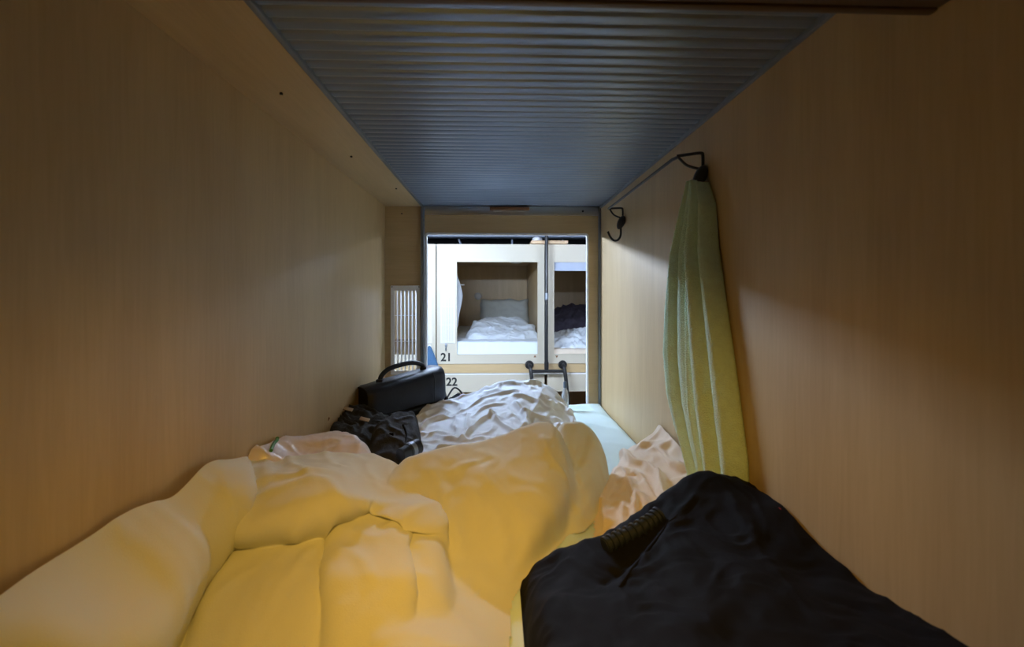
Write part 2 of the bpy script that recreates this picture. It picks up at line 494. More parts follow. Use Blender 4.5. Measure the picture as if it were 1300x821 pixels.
# vent grille in the front board
vg = thing('vent_grille', ((vx0 + vx1) / 2, D - .003, vz0), 'white slatted vent in the wooden board left of the opening, behind the black bag', 'vent')
bm = bmesh.new(); frame(bm, (xq(496.5), xq(533.5), zq(474), zq(362.5)), (vx0 + .003, vx1 - .001, vz0 + .004, vz1 - .003), D - .010, D - .0034, .004, .004)
obj('grille_frame', bm, M['white'], vg)
for k in range(7):
    x = vx0 + .004 + (vx1 - vx0 - .006) * k / 6
    bm = bmesh.new(); box(bm, (-.0022, 0, vz0 + .002), (.0022, .016, vz1 - .002), .0006)
    bm.transform(Matrix.Translation((x, D - .004, 0)) @ Matrix.Rotation(math.radians(30), 4, 'Z'))
    obj('slat', bm, M['white'], vg)
for k, py in enumerate((400, 432.5, 462)):
    z = zq(py)
    obj('cross_bar', newbox((vx0 + .003, D - .008, z - .0016), (vx1 - .002, D - .0045, z + .0016)), M['white'], vg)
for px, py in ((497.6, 364), (531.8, 364)):
    bm = bmesh.new(); c = P(px, py, D - .011)
    bmesh.ops.create_cone(bm, cap_ends=True, segments=10, radius1=.003, radius2=.002, depth=.002, matrix=Matrix.Translation(c) @ Matrix.Rotation(math.pi / 2, 4, 'X'))
    obj('screw_head', bm, M['dark'], vg)

# shelf above the camera
SH = thing('shelf', ((XL + XR) / 2, .3, ZC + .351), 'dark wooden shelf edge across the top right of the picture, under the ceiling', 'shelf')
obj('shelf_board', newbox((XL + .001, .08, ZC + .359), (XR - .001, .535, ZC + .378), .003), M['darkwood'], SH)
obj('front_lip', newbox((XL + .001, .5355, ZC + .357), (XR - .001, .548, ZC + .395), .003), M['darkwood'], SH)

# mattress
mt = thing('mattress', (0, 1.1, ZLO), 'bed mattress under a pale aqua sheet, showing between the crumpled bedding and the right wall', 'mattress')
bm = newbox((XL + .004, YB + .004, ZLO + .001), (XR - .004, D - .03, ZM - .022), .03, 4)
obj('mattress_core', bm, M['cotton'], mt)
X, Y = grid(XL + .003, XR - .003, .30, D - .028, .008)
edge = np.minimum(np.minimum(X - X.min(), X.max() - X), Y.max() - Y)
Z = ZM - .022 * np.exp(-edge / .012) + .004 * fbm(X * 5, Y * 4, 3, 3) + .004 * ridged(X * 5 + Y * 3, Y * 2, .5, 4, 1) - .006
obj_me('bed_sheet', field_mesh('bed_sheet', X, Y, Z, ZM - .06), M['sheet'], mt, 180)

# ================================================================== THE BEDDING
ZB = ZM - .002
X, Y = grid(XL + .004, XR - .006, .34, 1.50, .0072)
# --- near left folds: one along the wall, one behind, one in front
polyA = [Vector((XL - .12, .30, 0)), Vector((XL - .12, 1.04, 0)), Vector((XL + .02, 1.04, 0))] + [PZ(308, 596, -.42), PZ(311, 640, -.435), PZ(307, 682, -.48), PZ(284, 704, -.50), PZ(246, 735, -.50), PZ(215, 785, -.50), PZ(170, 850, -.50)]
ptsA = [Vector((XL, y_, ZC + z_)) for y_, z_ in ((.34, -.345), (.53, -.338), (.70, -.332), (.83, -.342), (.97, -.352))] + I([
    (297, 600, .95), (297, 640, .87), (270, 690, .829), (235, 728, .752), (200, 690, .729), (180, 770, .663), (150, 821, .60)])
hA, sdA = layer(X, Y, polyA, ptsA, .030, ZB)
polyB = [Vector((XL - .1, 1.0, 0)), Vector((XL - .1, 1.10, 0))] + I([(330, 582, 1.13), (400, 577, 1.20), (480, 577, 1.23), (518, 598, 1.17), (548, 640, 1.0), (572, 692, .91)]) + [PZ(548, 700, -.505), PZ(516, 685, -.50), PZ(496, 679, -.495), PZ(470, 667, -.49), PZ(430, 684, -.50), PZ(390, 696, -.50), PZ(345, 700, -.50), PZ(303, 692, -.49), PZ(296, 655, -.44), PZ(288, 605, -.40)]
ptsB = I([(300, 586, 1.02), (330, 588, 1.07), (400, 583, 1.13), (480, 583, 1.16), (515, 603, 1.10), (545, 645, .97), (558, 672, .92),
    (420, 608, .96), (350, 620, .945), (400, 594, 1.05), (480, 632, .985), (535, 650, .945), (320, 650, .90)])
hB, sdB = layer(X, Y, polyB, ptsB, .032, ZB)
ptsC = [PZ(px, py, z) for px, py, z in ((300, 712, -.492), (345, 712, -.485), (400, 705, -.482), (470, 690, -.478), (515, 695, -.482), (556, 703, -.495),
    (300, 740, -.500), (360, 740, -.490), (450, 740, -.488), (520, 740, -.495), (560, 740, -.512), (280, 821, -.53), (400, 821, -.525), (480, 821, -.525), (560, 821, -.54))]
def lobeC(poly, dz):
    return layer(X, Y, poly, [p_ + Vector((0, 0, dz)) for p_ in ptsC], .03, ZB)
hC1, sdC1 = lobeC([PZ(px, py, -.50) for px, py in ((240, 745), (285, 690), (306, 678), (345, 680), (425, 668), (424, 731), (420, 850), (200, 850))], -.010)
hC2, sdC2 = lobeC([PZ(px, py, -.49) for px, py in ((414, 660), (470, 650), (530, 655), (524, 700), (533, 731), (528, 850), (396, 850), (410, 760), (403, 725), (412, 695))], .004)
hC3, sdC3 = lobeC([PZ(px, py, -.49) for px, py in ((514, 655), (566, 668), (576, 735), (580, 850), (505, 850), (518, 740), (509, 705))], -.004)
# --- middle slope, in front of the crumpled sheet
polyD = I([(470, 640, 1.05), (500, 600, 1.16), (555, 576, 1.22), (640, 553, 1.30), (704, 528, 1.34), (724, 548, 1.27), (731, 600, 1.14), (709, 655, 1.03), (666, 731, .90), (650, 760, .83), (640, 830, .66)]) + [Vector((-.05, .5, 0)), Vector((-.25, .7, 0))]
ptsD = I([(520, 592, 1.10), (560, 580, 1.13), (600, 573, 1.17), (640, 562, 1.20), (680, 546, 1.24), (700, 539, 1.26), (716, 560, 1.19), (716, 600, 1.10),
          (640, 640, 1.0), (600, 625, 1.02), (690, 640, 1.0), (560, 640, 1.0), (620, 731, .865), (570, 700, .90), (650, 700, .92), (620, 800, .73), (575, 821, .66)])
hD, sdD = layer(X, Y, polyD, ptsD, .06, ZB)
# --- the flap behind it on the right
polyE = I([(700, 530, 1.40), (735, 540, 1.42), (764, 563, 1.38), (774, 592, 1.30), (768, 615, 1.24), (755, 645, 1.14), (738, 677, 1.06), (700, 676, 1.04)]) + [Vector((.10, 1.15, 0))]
ptsE = I([(715, 548, 1.33), (742, 554, 1.32), (760, 586, 1.24), (755, 612, 1.17), (735, 655, 1.08), (715, 640, 1.10), (700, 600, 1.2)])
hE, sdE = layer(X, Y, polyE, ptsE, .05, ZB)
d = line_d(I([(722, 600, 1.25), (735, 590, 1.30), (755, 580, 1.36)]), X, Y); hE = hE - .012 * np.exp(-d / .012)
d = line_d(I([(715, 668, 1.07), (733, 655, 1.12), (748, 630, 1.18)]), X, Y); hE = hE - .010 * np.exp(-d / .012)
HL = np.stack([hA, hB, hC1, hD, hE, hC2, hC3]); top = HL.argmax(0); H = HL.max(0)
# rims of the folds hang over what lies below them
ox = np.zeros(X.shape); oy = np.zeros(X.shape)
for li_, (sd_, o_) in enumerate(((sdA, .055), (sdB, .055), (sdC1, 0), (sdD, .036), (sdE, .026), (sdC2, .030), (sdC3, .022))):
    if not o_: continue
    gy, gx = np.gradient(blur(sd_, 3)); gl = np.hypot(gx, gy) + 1e-9
    wgt = np.where(top == li_, np.exp(-(np.clip(sd_, 0, 9) / (.045 if li_ < 5 else .025)) ** 2), 0) * np.clip((H - (ZC - .55)) / .08, 0, 1) * np.clip((1.15 if li_ in (3, 4) else 1.08) - Y, 0, .1) / .1
    ox -= wgt * o_ * gx / gl; oy -= wgt * o_ * gy / gl
ox = blur(ox, 1); oy = blur(oy, 1)
H = blur(H, 1)
bedX, bedY, bedH = X, Y, H
# --- thin white sheet, crumpled, behind the duvet
X, Y = grid(-.36, .40, 1.25, 2.12, .0075)
polyF = I([(500, 600, 1.40), (512, 560, 1.66), (519, 532, 1.80), (535, 508, 1.99), (585, 500, 2.08), (640, 494, 2.1), (685, 494, 2.1), (708, 512, 2.05), (735, 532, 1.90), (757, 562, 1.66), (768, 600, 1.42), (740, 612, 1.3), (600, 620, 1.28)])
ptsF = I([(524, 548, 1.70), (534, 521, 1.84), (555, 512, 1.90), (580, 512, 1.92), (610, 504, 1.90), (640, 493, 1.93), (665, 489, 1.94), (688, 491, 1.93), (706, 509, 1.90), (726, 525, 1.84), (750, 550, 1.68),
          (560, 545, 1.66), (600, 530, 1.72), (640, 517, 1.78), (685, 518, 1.78), (712, 535, 1.72), (560, 575, 1.42), (620, 556, 1.52), (680, 541, 1.6), (735, 562, 1.54), (760, 600, 1.40)])
hF, sdF = layer(X, Y, polyF, ptsF, .05, ZB)
hF = blur(hF, 2)
sheetX, sheetY, sheetH = X, Y, hF

# --- beige fleece
X, Y = grid(.16, XR - .008, .88, 1.56, .0065)
polyG = I([(748, 690, .98), (750, 650, 1.12), (768, 610, 1.30), (782, 575, 1.44), (812, 552, 1.52), (842, 541, 1.53)]) + [Vector((XR + .05, 1.55, 0)), Vector((XR + .05, .95, 0))] + I([(850, 700, .92), (790, 705, .93)])
ptsG = I([(757, 655, 1.05), (764, 635, 1.11), (772, 612, 1.21), (790, 575, 1.37), (815, 550, 1.44), (838, 541, 1.45), (850, 560, 1.34), (862, 585, 1.24), (868, 610, 1.14), (820, 600, 1.22), (800, 630, 1.10), (830, 640, 1.05), (775, 672, .99), (850, 640, 1.02), (900, 640, .98)])
hG, sdG = layer(X, Y, polyG, ptsG, .06, ZB)
hG = blur(hG, 2)
flX, flY, flH = X, Y, hG

# ================================================================== THE BLACK BACKPACK
X, Y = grid(0.0, XR - .006, .34, 1.06, .004)
polyK = I([(664, 735, .88), (700, 716, .90), (760, 690, .93), (830, 655, .98), (855, 628, 1.0), (900, 603, 1.0)]) + [Vector((XR + .05, .98, 0)), Vector((XR + .05, .3, 0)), Vector((.05, .3, 0))]
ptsK = I([(690, 724, .83), (755, 692, .86), (800, 680, .86), (838, 648, .91), (862, 620, .945), (900, 603, .955), (958, 618, .93), (1000, 643, .84), (1050, 682, .75), (1095, 729, .668),
          (900, 680, .80), (950, 731, .67), (800, 731, .745), (860, 700, .77), (1000, 731, .67), (900, 821, .545), (1050, 821, .52), (700, 821, .62), (1200, 821, .50)])
hK, sdK = layer(X, Y, polyK, ptsK, .045, ZB)
for line, amp, w_ in (([(795, 745, .74), (830, 700, .80), (852, 668, .86), (880, 640, .90)], .012, .010), ([(770, 735, .75), (812, 700, .80), (842, 668, .86)], -.014, .012), ([(930, 640, .88), (960, 690, .76), (985, 740, .67)], .008, .02)):
    hK = hK + amp * np.exp(-line_d(I(line), X, Y) / w_) * np.clip(sdK / .02, 0, 1)
hK = blur(hK, 2)
bkX, bkY, bkH = X, Y, hK
# what lies hidden inside a neighbouring heap is not there: each heap stops where another one covers it
def cull(X, Y, H, others, margin=.014):
    H = H.copy()
    for oX, oY, oH in others:
        o = bil(oH, oX[0, 0], oY[0, 0], oX[0, 1] - oX[0, 0], oY[1, 0] - oY[0, 0], X, Y)
        inside = (X >= oX.min()) & (X <= oX.max()) & (Y >= oY.min()) & (Y <= oY.max())
        H = np.where(inside & (o > H + margin), ZB, H)
    return H
gB, gS, gF, gK = (bedX, bedY, bedH), (sheetX, sheetY, sheetH), (flX, flY, flH), (bkX, bkY, bkH)
H = cull(*gB, [gS, gF, gK]); hF = cull(*gS, [gB, gF]); hG = cull(*gF, [gB, gS, gK]); hK = cull(*gK, [gB, gF])

# the duvet settles
X, Y = bedX, bedY
pre = creases(X, Y, bedH, [
    ([(331, 577), (338, 595), (349, 606), (370, 606), (386, 601), (404, 598)], .012, .010), ([(357, 575), (367, 587), (383, 595), (390, 603)], .011, .010),
    ([(399, 573), (415, 583), (433, 593)], .010, .010), ([(345, 626), (365, 618), (385, 610), (414, 608), (432, 624), (480, 632), (520, 645)], .012, .014),
    ([(300, 590), (306, 612), (310, 640)], .012, .010), ([(262, 610), (255, 650), (235, 690)], -.008, .012), ([(270, 640), (250, 660), (230, 700)], .007, .012),
    ([(360, 672), (385, 650), (410, 640)], -.010, .009), ([(395, 680), (425, 655)], -.009, .008), ([(480, 650), (505, 640), (515, 660)], -.012, .009), ([(490, 668), (520, 655)], .010, .008),
    ([(330, 640), (325, 670), (335, 688)], .008, .009), ([(440, 700), (460, 715), (470, 735)], .010, .012), ([(530, 700), (540, 725)], -.010, .008), ([(390, 705), (375, 730)], .008, .012),
    ([(575, 600), (588, 592), (605, 588)], .008, .007), ([(610, 590), (622, 585)], -.008, .006), ([(548, 600), (560, 620), (575, 660), (585, 700)], .010, .020), ([(640, 650), (655, 690), (640, 725)], -.006, .014),
    ([(690, 560), (700, 585), (712, 605)], .012, .008), ([(745, 560), (738, 580), (728, 598)], -.012, .008), ([(760, 590), (745, 600), (730, 612)], -.010, .007), ([(765, 610), (748, 622), (735, 640)], -.008, .007), ([(735, 665), (727, 650), (715, 645)], -.012, .007)], .3, 1.6)
pre = pre + .0045 * ridged(X * 7 + Y * 2, Y * 6 - X * 2, .9, 2, 1) + .0016 * ridged(X * 19 + Y * 4, Y * 14 - X * 3, .9, 12, 1) + .004 * fbm(X * 6, Y * 6, 2, 41)
nrm = field_normals(X, Y, blur(np.maximum(H, ZB), 2))
V = np.stack([X + ox, Y + oy, np.maximum(H, ZB + .0005)], -1) + nrm * (pre * np.clip((H - ZB - .004) / .03, 0, 1))[..., None]
V = up2(smooth_grid(V, 1)); V[..., 0] = np.clip(V[..., 0], XL + .003, XR - .004); V[..., 2] = np.maximum(V[..., 2], ZB + .0005)
me = points_mesh('duvet', V, ZB)
dv = thing('duvet', (0, .95, ZB), 'thick rumpled off-white duvet filling the near left of the bed, lit yellow', 'duvet')
obj_me('cover', me, M['duvet'], dv, 180)
bm = bmesh.new()
pp = [hit(px, py, X, Y, H, lift=.003) for px, py in ((700, 541), (707, 556), (714, 575), (719, 592), (717, 604))]
tube(bm, smooth_path(pp, 6), .0022, 6); obj('seam', bm, M['duvet'], dv)

# the white sheet
X, Y = sheetX, sheetY
pre = creases(X, Y, sheetH, [
    ([(577, 517), (605, 503), (631, 492), (655, 487)], .016, .010), ([(681, 488), (692, 499), (707, 506)], .018, .009), ([(652, 493), (676, 497), (696, 510), (712, 515)], .020, .009),
    ([(654, 503), (665, 517), (672, 528)], .026, .010), ([(673, 520), (675, 545)], -.028, .009), ([(623, 515), (636, 528), (654, 537), (667, 532)], .026, .010),
    ([(625, 515), (605, 528), (585, 548)], .026, .011), ([(665, 515), (685, 521), (712, 535)], .024, .010), ([(589, 519), (585, 546)], -.026, .010), ([(640, 518), (655, 528)], -.020, .012),
    ([(535, 535), (545, 523), (562, 520), (578, 521)], .016, .012), ([(558, 558), (594, 558), (627, 555), (645, 560)], .026, .013), ([(560, 548), (590, 550), (612, 548)], -.018, .010),
    ([(625, 551), (645, 545), (664, 553)], .022, .010), ([(716, 540), (735, 536), (752, 540)], .022, .012), ([(721, 514), (740, 524), (752, 536)], .016, .010), ([(690, 545), (700, 535), (715, 530)], .018, .009),
    ([(600, 520), (615, 508), (640, 503)], .014, .008), ([(700, 500), (697, 512), (690, 522)], .014, .008), ([(540, 545), (555, 538), (570, 540)], .012, .008), ([(730, 550), (745, 556), (757, 568)], .014, .009)], 1.2, 2.2)
u = X * 1.0 + .35 * Y; v = Y - .3 * X
pre = pre + .010 * (ridged(u * 4.5, v * 4, 1.1, 3, 1) - .6) + .003 * ridged(u * 11, v * 9, .9, 6, 1)
V = drape(X, Y, hF, ZB, .05, .05, steps=40, iters=6, span=2, kb=.10, gap=.035, noise=.002, seed=5, pre=pre * 1.25)
V = up2(smooth_grid(V, 1))
me = points_mesh('white_sheet', V, ZB)
tag(obj_me('white_sheet', me, M['cotton'], None, 180), 'thin white cotton sheet in sharp crumples at the foot of the bed, before the opening', 'sheet')

# the beige fleece
X, Y = flX, flY
pre = creases(X, Y, flH, [
    ([(782, 577), (800, 572), (822, 580), (840, 600), (846, 630)], .026, .011), ([(800, 590), (812, 608), (830, 630), (845, 648)], -.030, .009), ([(783, 590), (795, 594), (808, 592)], -.028, .008),
    ([(838, 590), (838, 612), (848, 640)], .026, .009), ([(832, 563), (846, 580), (866, 592)], -.030, .010), ([(785, 628), (784, 655)], -.018, .007), ([(799, 622), (800, 655)], -.016, .006), ([(812, 615), (806, 635), (808, 655)], .016, .008),
    ([(812, 556), (830, 553), (845, 560)], .022, .010), ([(848, 556), (858, 575), (866, 588)], .018, .009), ([(765, 630), (770, 650)], .014, .012), ([(855, 600), (860, 615), (868, 630)], -.016, .008)], .9, 1.6)
pre = pre + .005 * (ridged(X * 7, Y * 6, 1.1, 13, 1) - .6) + .002 * ridged(X * 16, Y * 14, .9, 6, 1)
V = drape(X, Y, hG, ZB, .05, .05, steps=36, iters=6, span=2, kb=.10, gap=.03, noise=.002, seed=9, xlim=(0, XR - .004), pre=pre * 1.25)
V = up2(smooth_grid(V, 1))
me = points_mesh('fleece_blanket', V, ZB)
tag(obj_me('fleece_blanket', me, M['fleece'], None, 180), 'beige fleece garment crumpled on the bed against the right wall, below the towel', 'clothing')

# the backpack
X, Y = bkX, bkY
wr = .006 * fbm(X * 10, Y * 8, 3, 21) + .004 * ridged(X * 11, Y * 9, .8, 22, 2)
bp = thing('backpack', (.32, .7, ZB), 'soft black backpack lying in the near right corner against the wall', 'bag')
obj_me('backpack_body', field_mesh('backpack_body', X, Y, hK, ZB, wr, (0, XR - .003)), M['nylon'], bp, 180)
bm = bmesh.new()
tube(bm, smooth_path([hit(px, py, X, Y, hK, lift=.003) for px, py in ((786, 748), (800, 728), (815, 709), (830, 690), (843, 673), (855, 660), (868, 650), (880, 644), (892, 640))], 4), .003, 8)
obj('piping', bm, M['nylon'], bp)
# ribbed carrying grip
gp = smooth_path([hit(px, py, X, Y, hK, lift=.008) for px, py in ((768, 699), (785, 690), (805, 680), (825, 668), (838, 657))], 8)
bm = bmesh.new(); tube(bm, gp, .0125, 14)
grip = obj('grip', bm, M['rubber'], bp)
L = len(gp)
for k in range(11):
    f = (k + .5) / 11 * (L - 1); i = int(f); c = gp[i].lerp(gp[min(i + 1, L - 1)], f - i); t = (gp[min(i + 1, L - 1)] - gp[max(i - 1, 0)]).normalized()
    bm = bmesh.new(); tube(bm, [c - t * .0032, c - t * .0024, c + t * .0024, c + t * .0032], [.0140, .0168, .0168, .0140], 16)
    obj('rib', bm, M['rubber'], grip)
c = hit(990, 652, X, Y, hK, lift=.002); 
obj('red_thread_mark', newbox(c - Vector((.0012, .003, .004)), c + Vector((.0012, .003, .009)), .0005), M['redtag'], bp)

# ================================================================== TOWEL RAIL, HOOKS AND TOWEL
def wall_rail():
    p0 = P(771, 265.5, 1.90); p1 = P(862, 197, 1.175)
    xr_ = (p0.x + p1.x) / 2; zr = (p0.z + p1.z) / 2
    t = thing('towel_rail', (XR, 1.5, zr - .1), 'black metal towel rail high on the right wall below the ceiling', 'towel rail')
    bm = bmesh.new(); tube(bm, [(xr_, p0.y + .004, zr), (xr_, p1.y + .03, zr), (xr_ + .006, p1.y + .008, zr)], .0045, 10)
    obj('rail_bar', bm, M['black'], t)
    for yy in (p0.y, p1.y):
        yr_ = yy
        if yy < 1.5: yy = yy - .022
        xw = XR - .010
        bm = bmesh.new()
        tube(bm, smooth_path([(xr_, yr_, zr), (xr_ + .03, (yy + yr_) / 2, zr + .002), (xw - .006, yy, zr + .002), (xw, yy, zr - .006), (xw, yy, zr - .05)], 6), .0042, 8)
        tube(bm, smooth_path([(xr_ + .004, yr_, zr - .002), (xr_ + .024, (yy + yr_) / 2, zr - .028), (xw, yy, zr - .042)], 6), .0036, 8)
        obj('bracket', bm, M['black'], t)
        bm = bmesh.new(); zc = zr - .060
        # oval clamp body against the wall
        bmesh.ops.create_uvsphere(bm, u_segments=18, v_segments=10, radius=1.0, matrix=Matrix.Translation((XR - .017, yy, zc)) @ Matrix.Rotation(math.radians(22), 4, 'Y') @ Matrix.Diagonal((.016, .020, .032, 1)))
        mt_ = obj('wall_mount', bm, M['black'], t)
        bm = bmesh.new(); xh = XR - .020; hs = 1.0 if yy > 1.5 else .2
        tube(bm, smooth_path([(xh, yy - .004, zc - .018), (xh, yy - .004, zc - .055), (xh - .012 * hs, yy - .004, zc - .076), (xh - .030 * hs, yy - .004, zc - .078), (xh - .046 * hs, yy - .004, zc - .062), (xh - .056 * hs, yy - .004, zc - .040)], 6), [.0046] * 30 + [.006], 8)
        obj('hook', bm, M['black'], mt_)
    return xr_, zr, p0.y, p1.y
rx, rz, ryF, ryN = wall_rail()

# towel: gathered at the near hook, hanging in folds along the wall
def towel():
    NU, NV = 150, 170
    left = [(228, 866), (260, 857), (320, 848), (400, 841), (470, 838), (530, 842), (570, 852), (622, 872)]
    right = [(224, 896), (260, 905), (320, 909), (400, 920), (470, 931), (530, 940), (570, 946), (622, 948)]
    U = np.linspace(0, 1, NU); Vv = np.linspace(0, 1, NV)
    top = 226.0; bot = 622.0
    verts = []
    for j, v in enumerate(Vv):
        py = top + (bot - top) * v
        pl = np.interp(py, [a for a, _ in left], [b for _, b in left]); pr = np.interp(py, [a for a, _ in right], [b for _, b in right])
        # depth along the wall where the two silhouettes meet the cloth plane
        xs = XR - .052
        def ydep(px):
            a = (px - 650) / F; return xs * (FW[1] + RT[1] * a) / (FW[0] + RT[0] * a)
        yl = ydep(pl); xs = XR - .012; yr = ydep(pr)
        zmid = P((pl + pr) / 2, py, (yl + yr) / 2).z
        g = min(1, v / .25)
        amp = .011 + .013 * g
        for i, u in enumerate(U):
            yy = yl + (yr - yl) * u
            z = (ZC + .305) + ((ZC - .475) - (ZC + .305)) * v
            z += -.012 * (abs(2 * u - 1) ** 2) * (1 - g)
            vk = [-.02, .13 + .03 * math.sin(3 * v), .25 + .035 * math.sin(2.3 * v + 1), .385 + .03 * math.sin(4 * v + 2), .52 + .04 * math.sin(2.6 * v + .4), .60 + .05 * math.sin(2.0 * v + .4), .80 + .03 * math.sin(3 * v), 1.02]
            k = max(i_ for i_ in range(7) if u >= vk[i_]); tt = (u - vk[k]) / (vk[k + 1] - vk[k])
            tall = (1.0, .8, 1.15, .75, 1.0, 1.0, .7)[k]
            if k == 4: tall *= min(1, .25 + v)
            fold = tall * max(0, math.sin(math.pi * min(max(tt, 0), 1))) ** .55
            edge = math.sqrt(max(0.0, 1 - abs(2 * u - 1) ** 6))
            off = .010 + edge * (.012 + (.016 + .022 * g) * fold + .010 * math.sin(2.4 * u + .3))
            off += .0012 * mnoise.noise(Vector((yy * 240, z * 240, 3))) + .0007 * mnoise.noise(Vector((yy * 520, z * 520, 9)))
            verts.append((XR - off, yy, z))
    faces = []
    for j in range(NV - 1):
        for i in range(NU - 1):
            a = j * NU + i; faces.append((a, a + 1, a + NU + 1, a + NU))
    n0 = len(verts)                       # the flat back, against the wall
    for j in range(NV):
        for i in (0, NU - 1):
            x, yy, z = verts[j * NU + i]; verts.append((XR - .004, yy, z))
    for j in range(NV - 1):
        a = j * NU; b2 = n0 + 2 * j; faces.append((a, a + NU, b2 + 2, b2))
        a = j * NU + NU - 1; faces.append((a, b2 + 1, b2 + 3, a + NU))
        faces.append((b2, b2 + 2, b2 + 3, b2 + 1))
    faces.append(tuple([n0, n0 + 1] + [NU - 1 - i for i in range(NU)]))
    e = (NV - 1) * NU
    faces.append(tuple([n0 + 2 * NV - 1, n0 + 2 * NV - 2] + [e + i for i in range(NU)]))
    me = bpy.data.meshes.new('hand_towel'); me.from_pydata(verts, [], faces); me.update()
    return me
tw = obj_me('bath_towel', towel(), M['towel'], None, 180)
tag(tw, 'long pale green terry towel hanging in folds from the hook on the right wall', 'towel')

# ================================================================== THE BLACK SHOULDER BAG
pl = P(459, 520, 1.87); pr = P(555, 520, 2.10)
uu = Vector((pr.x - pl.x, pr.y - pl.y, 0)); W = uu.length; uu.normalize(); nn = Vector((uu.y, -uu.x, 0))   # nn faces the camera
org = Vector(((pl.x + pr.x) / 2, (pl.y + pr.y) / 2, ZM + .001))
DP = .15
def bag_pt(u, w, h):     # u across (0..1), w towards the camera (metres), h up (0..1)
    top = .186 + .052 * u
    return org + uu * (u - .5) * W + nn * (w - DP * .5) + Vector((0, 0, h * top))
sb = thing('shoulder_bag', org, 'black leather camera shoulder bag with flap and carry handle, left of the opening', 'bag')
def bag_shell(name, prof, u0, u1, mat, par, nu=24, bulge=.0, endround=.03):
    """loft a closed (w,h) outline across the bag's width"""
    bm = bmesh.new(); rings = []
    cw = sum(a for a, _ in prof) / len(prof); ch = sum(b for _, b in prof) / len(prof)
    for i in range(nu + 1):
        t = i / nu; u = u0 + (u1 - u0) * t
        dd = min(t, 1 - t) * (u1 - u0) * W; k = 1.0
        if dd < endround: k = .86 + .14 * math.sqrt(1 - (1 - dd / endround) ** 2)
        ring = []
        for (w, h) in prof:
            ww = cw + (w - cw) * k; hh = ch + (h - ch) * (k * .5 + .5)
            s = math.sin(math.pi * t)
            p = bag_pt(u, ww + bulge * s * (1 if w > cw else 0), hh)
            p += nn * .0035 * mnoise.noise(p * 16) + Vector((0, 0, .004 * mnoise.noise(p * 11 + Vector((4, 0, 0)))))
            if p.z < ZM + .001: p.z = ZM + .001
            ring.append(bm.verts.new(p))
        rings.append(ring)
    n = len(prof)
    for a, b2 in zip(rings[:-1], rings[1:]):
        for k in range(n): bm.faces.new((a[k], a[(k + 1) % n], b2[(k + 1) % n], b2[k]))
    bm.faces.new(rings[0][::-1]); bm.faces.new(rings[-1])
    return obj(name, bm, mat, par, 50)
def outline(w0, w1, h0, h1, rw, rh, n=6):
    out = []
    for cw, ch, a0 in ((w1 - rw, h1 - rh, 0), (w0 + rw, h1 - rh, 90), (w0 + rw, h0 + rh * .4, 180), (w1 - rw, h0 + rh * .4, 270)):
        for i in range(n + 1):
            a = math.radians(a0 + 90 * i / n); out.append((cw + rw * math.cos(a), ch + (rh if a0 < 180 else rh * .4) * math.sin(a)))
    return out
body = bag_shell('body', outline(.005, DP - .006, 0, .96, .025, .16), 0.015, .985, M['leather'], sb, bulge=.008)
# flap: a thin shell over the back, top and upper front
ot = [(.0, .35), (.0, .84), (.012, .93), (.035, .985), (.075, 1.0), (.115, .985), (.140, .93), (.152, .84), (.156, .62), (.158, .40)]
inn = [(w + (.005 if w < .05 else -.005 if w > .1 else 0), h - (.03 if .01 < w < .145 else 0)) for w, h in ot]
bag_shell('flap', ot + inn[::-1], -.005, 1.005, M['leather'], sb, bulge=.008, endround=.015)
bag_shell('front_pocket', outline(DP - .012, DP + .016, .02, .36, .012, .06), .12, .80, M['leather'], sb)
bm = bmesh.new(); tube(bm, smooth_path([bag_pt(.80, .158, .97), bag_pt(.80, .172, .84), bag_pt(.80, .175, .6), bag_pt(.80, .172, .40)], 5), .0022, 6); obj('seam', bm, M['leather'], sb)
bm = bmesh.new(); hp = smooth_path([bag_pt(.22, .075, .97), bag_pt(.24, .075, 1.10), bag_pt(.33, .075, 1.20), bag_pt(.50, .075, 1.215), bag_pt(.66, .075, 1.18), bag_pt(.78, .075, 1.08), bag_pt(.80, .075, .98)], 6)
tube(bm, hp, .0105, 10); obj('carry_handle', bm, M['leather'], sb)
for u in (.22, .80):
    p = bag_pt(u, .075, 1.0); bm = newbox(p - Vector((.014, .014, .006)), p + Vector((.014, .014, .008)), .003); obj('handle_mount', bm, M['leather'], sb)
# strap hanging at its right end with triangular ring
pr_ = bag_pt(1.0, .075, .8)
bm = bmesh.new()
tri = [P(568, 504, 2.08), P(577, 492, 2.08), P(587, 500, 2.07), P(583, 508, 2.06), P(571, 513, 2.06)]
tube(bm, smooth_path([pr_, pr_ + Vector((.012, -.01, -.03)), P(564, 498, 2.09), P(566, 510, 2.08), P(568, 525, 2.06)], 6), .007, 8); st = obj('shoulder_strap', bm, M['nylon'], sb)
bm = bmesh.new(); tube(bm, smooth_path(tri + [tri[0]], 5), .0042, 8); obj('strap_ring', bm, M['black'], st)
PILED = [gB, gS]
def heap(name, poly, pts, w, mat, step=.005, amp=.012, sc=9, seed=1, zb=ZB, xlim=None, parent=None, label=None, cat=None, fine=.3):
    xs = [q.x for q in poly]; ysl = [q.y for q in poly]
    X, Y = grid(max(min(xs) - .02, XL + .004), min(max(xs) + .02, XR - .004), min(ysl) - .02, max(ysl) + .02, step)
    h, sd = layer(X, Y, poly, pts, w, zb); h = blur(h, 2); full = h; h = cull(X, Y, h, PILED); PILED.append((X, Y, full))
    wr = amp * (ridged(X * sc, Y * sc, .8, seed, 1) - .5) + amp * fine * (ridged(X * sc * 2.3, Y * sc * 2.3, .8, seed + 3, 2) - .5)
    me = field_mesh(name, X, Y, h, zb, wr, xlim)
    o = obj_me(name, me, mat, parent, 180)
    if label: tag(o, label, cat)
    return X, Y, full, o
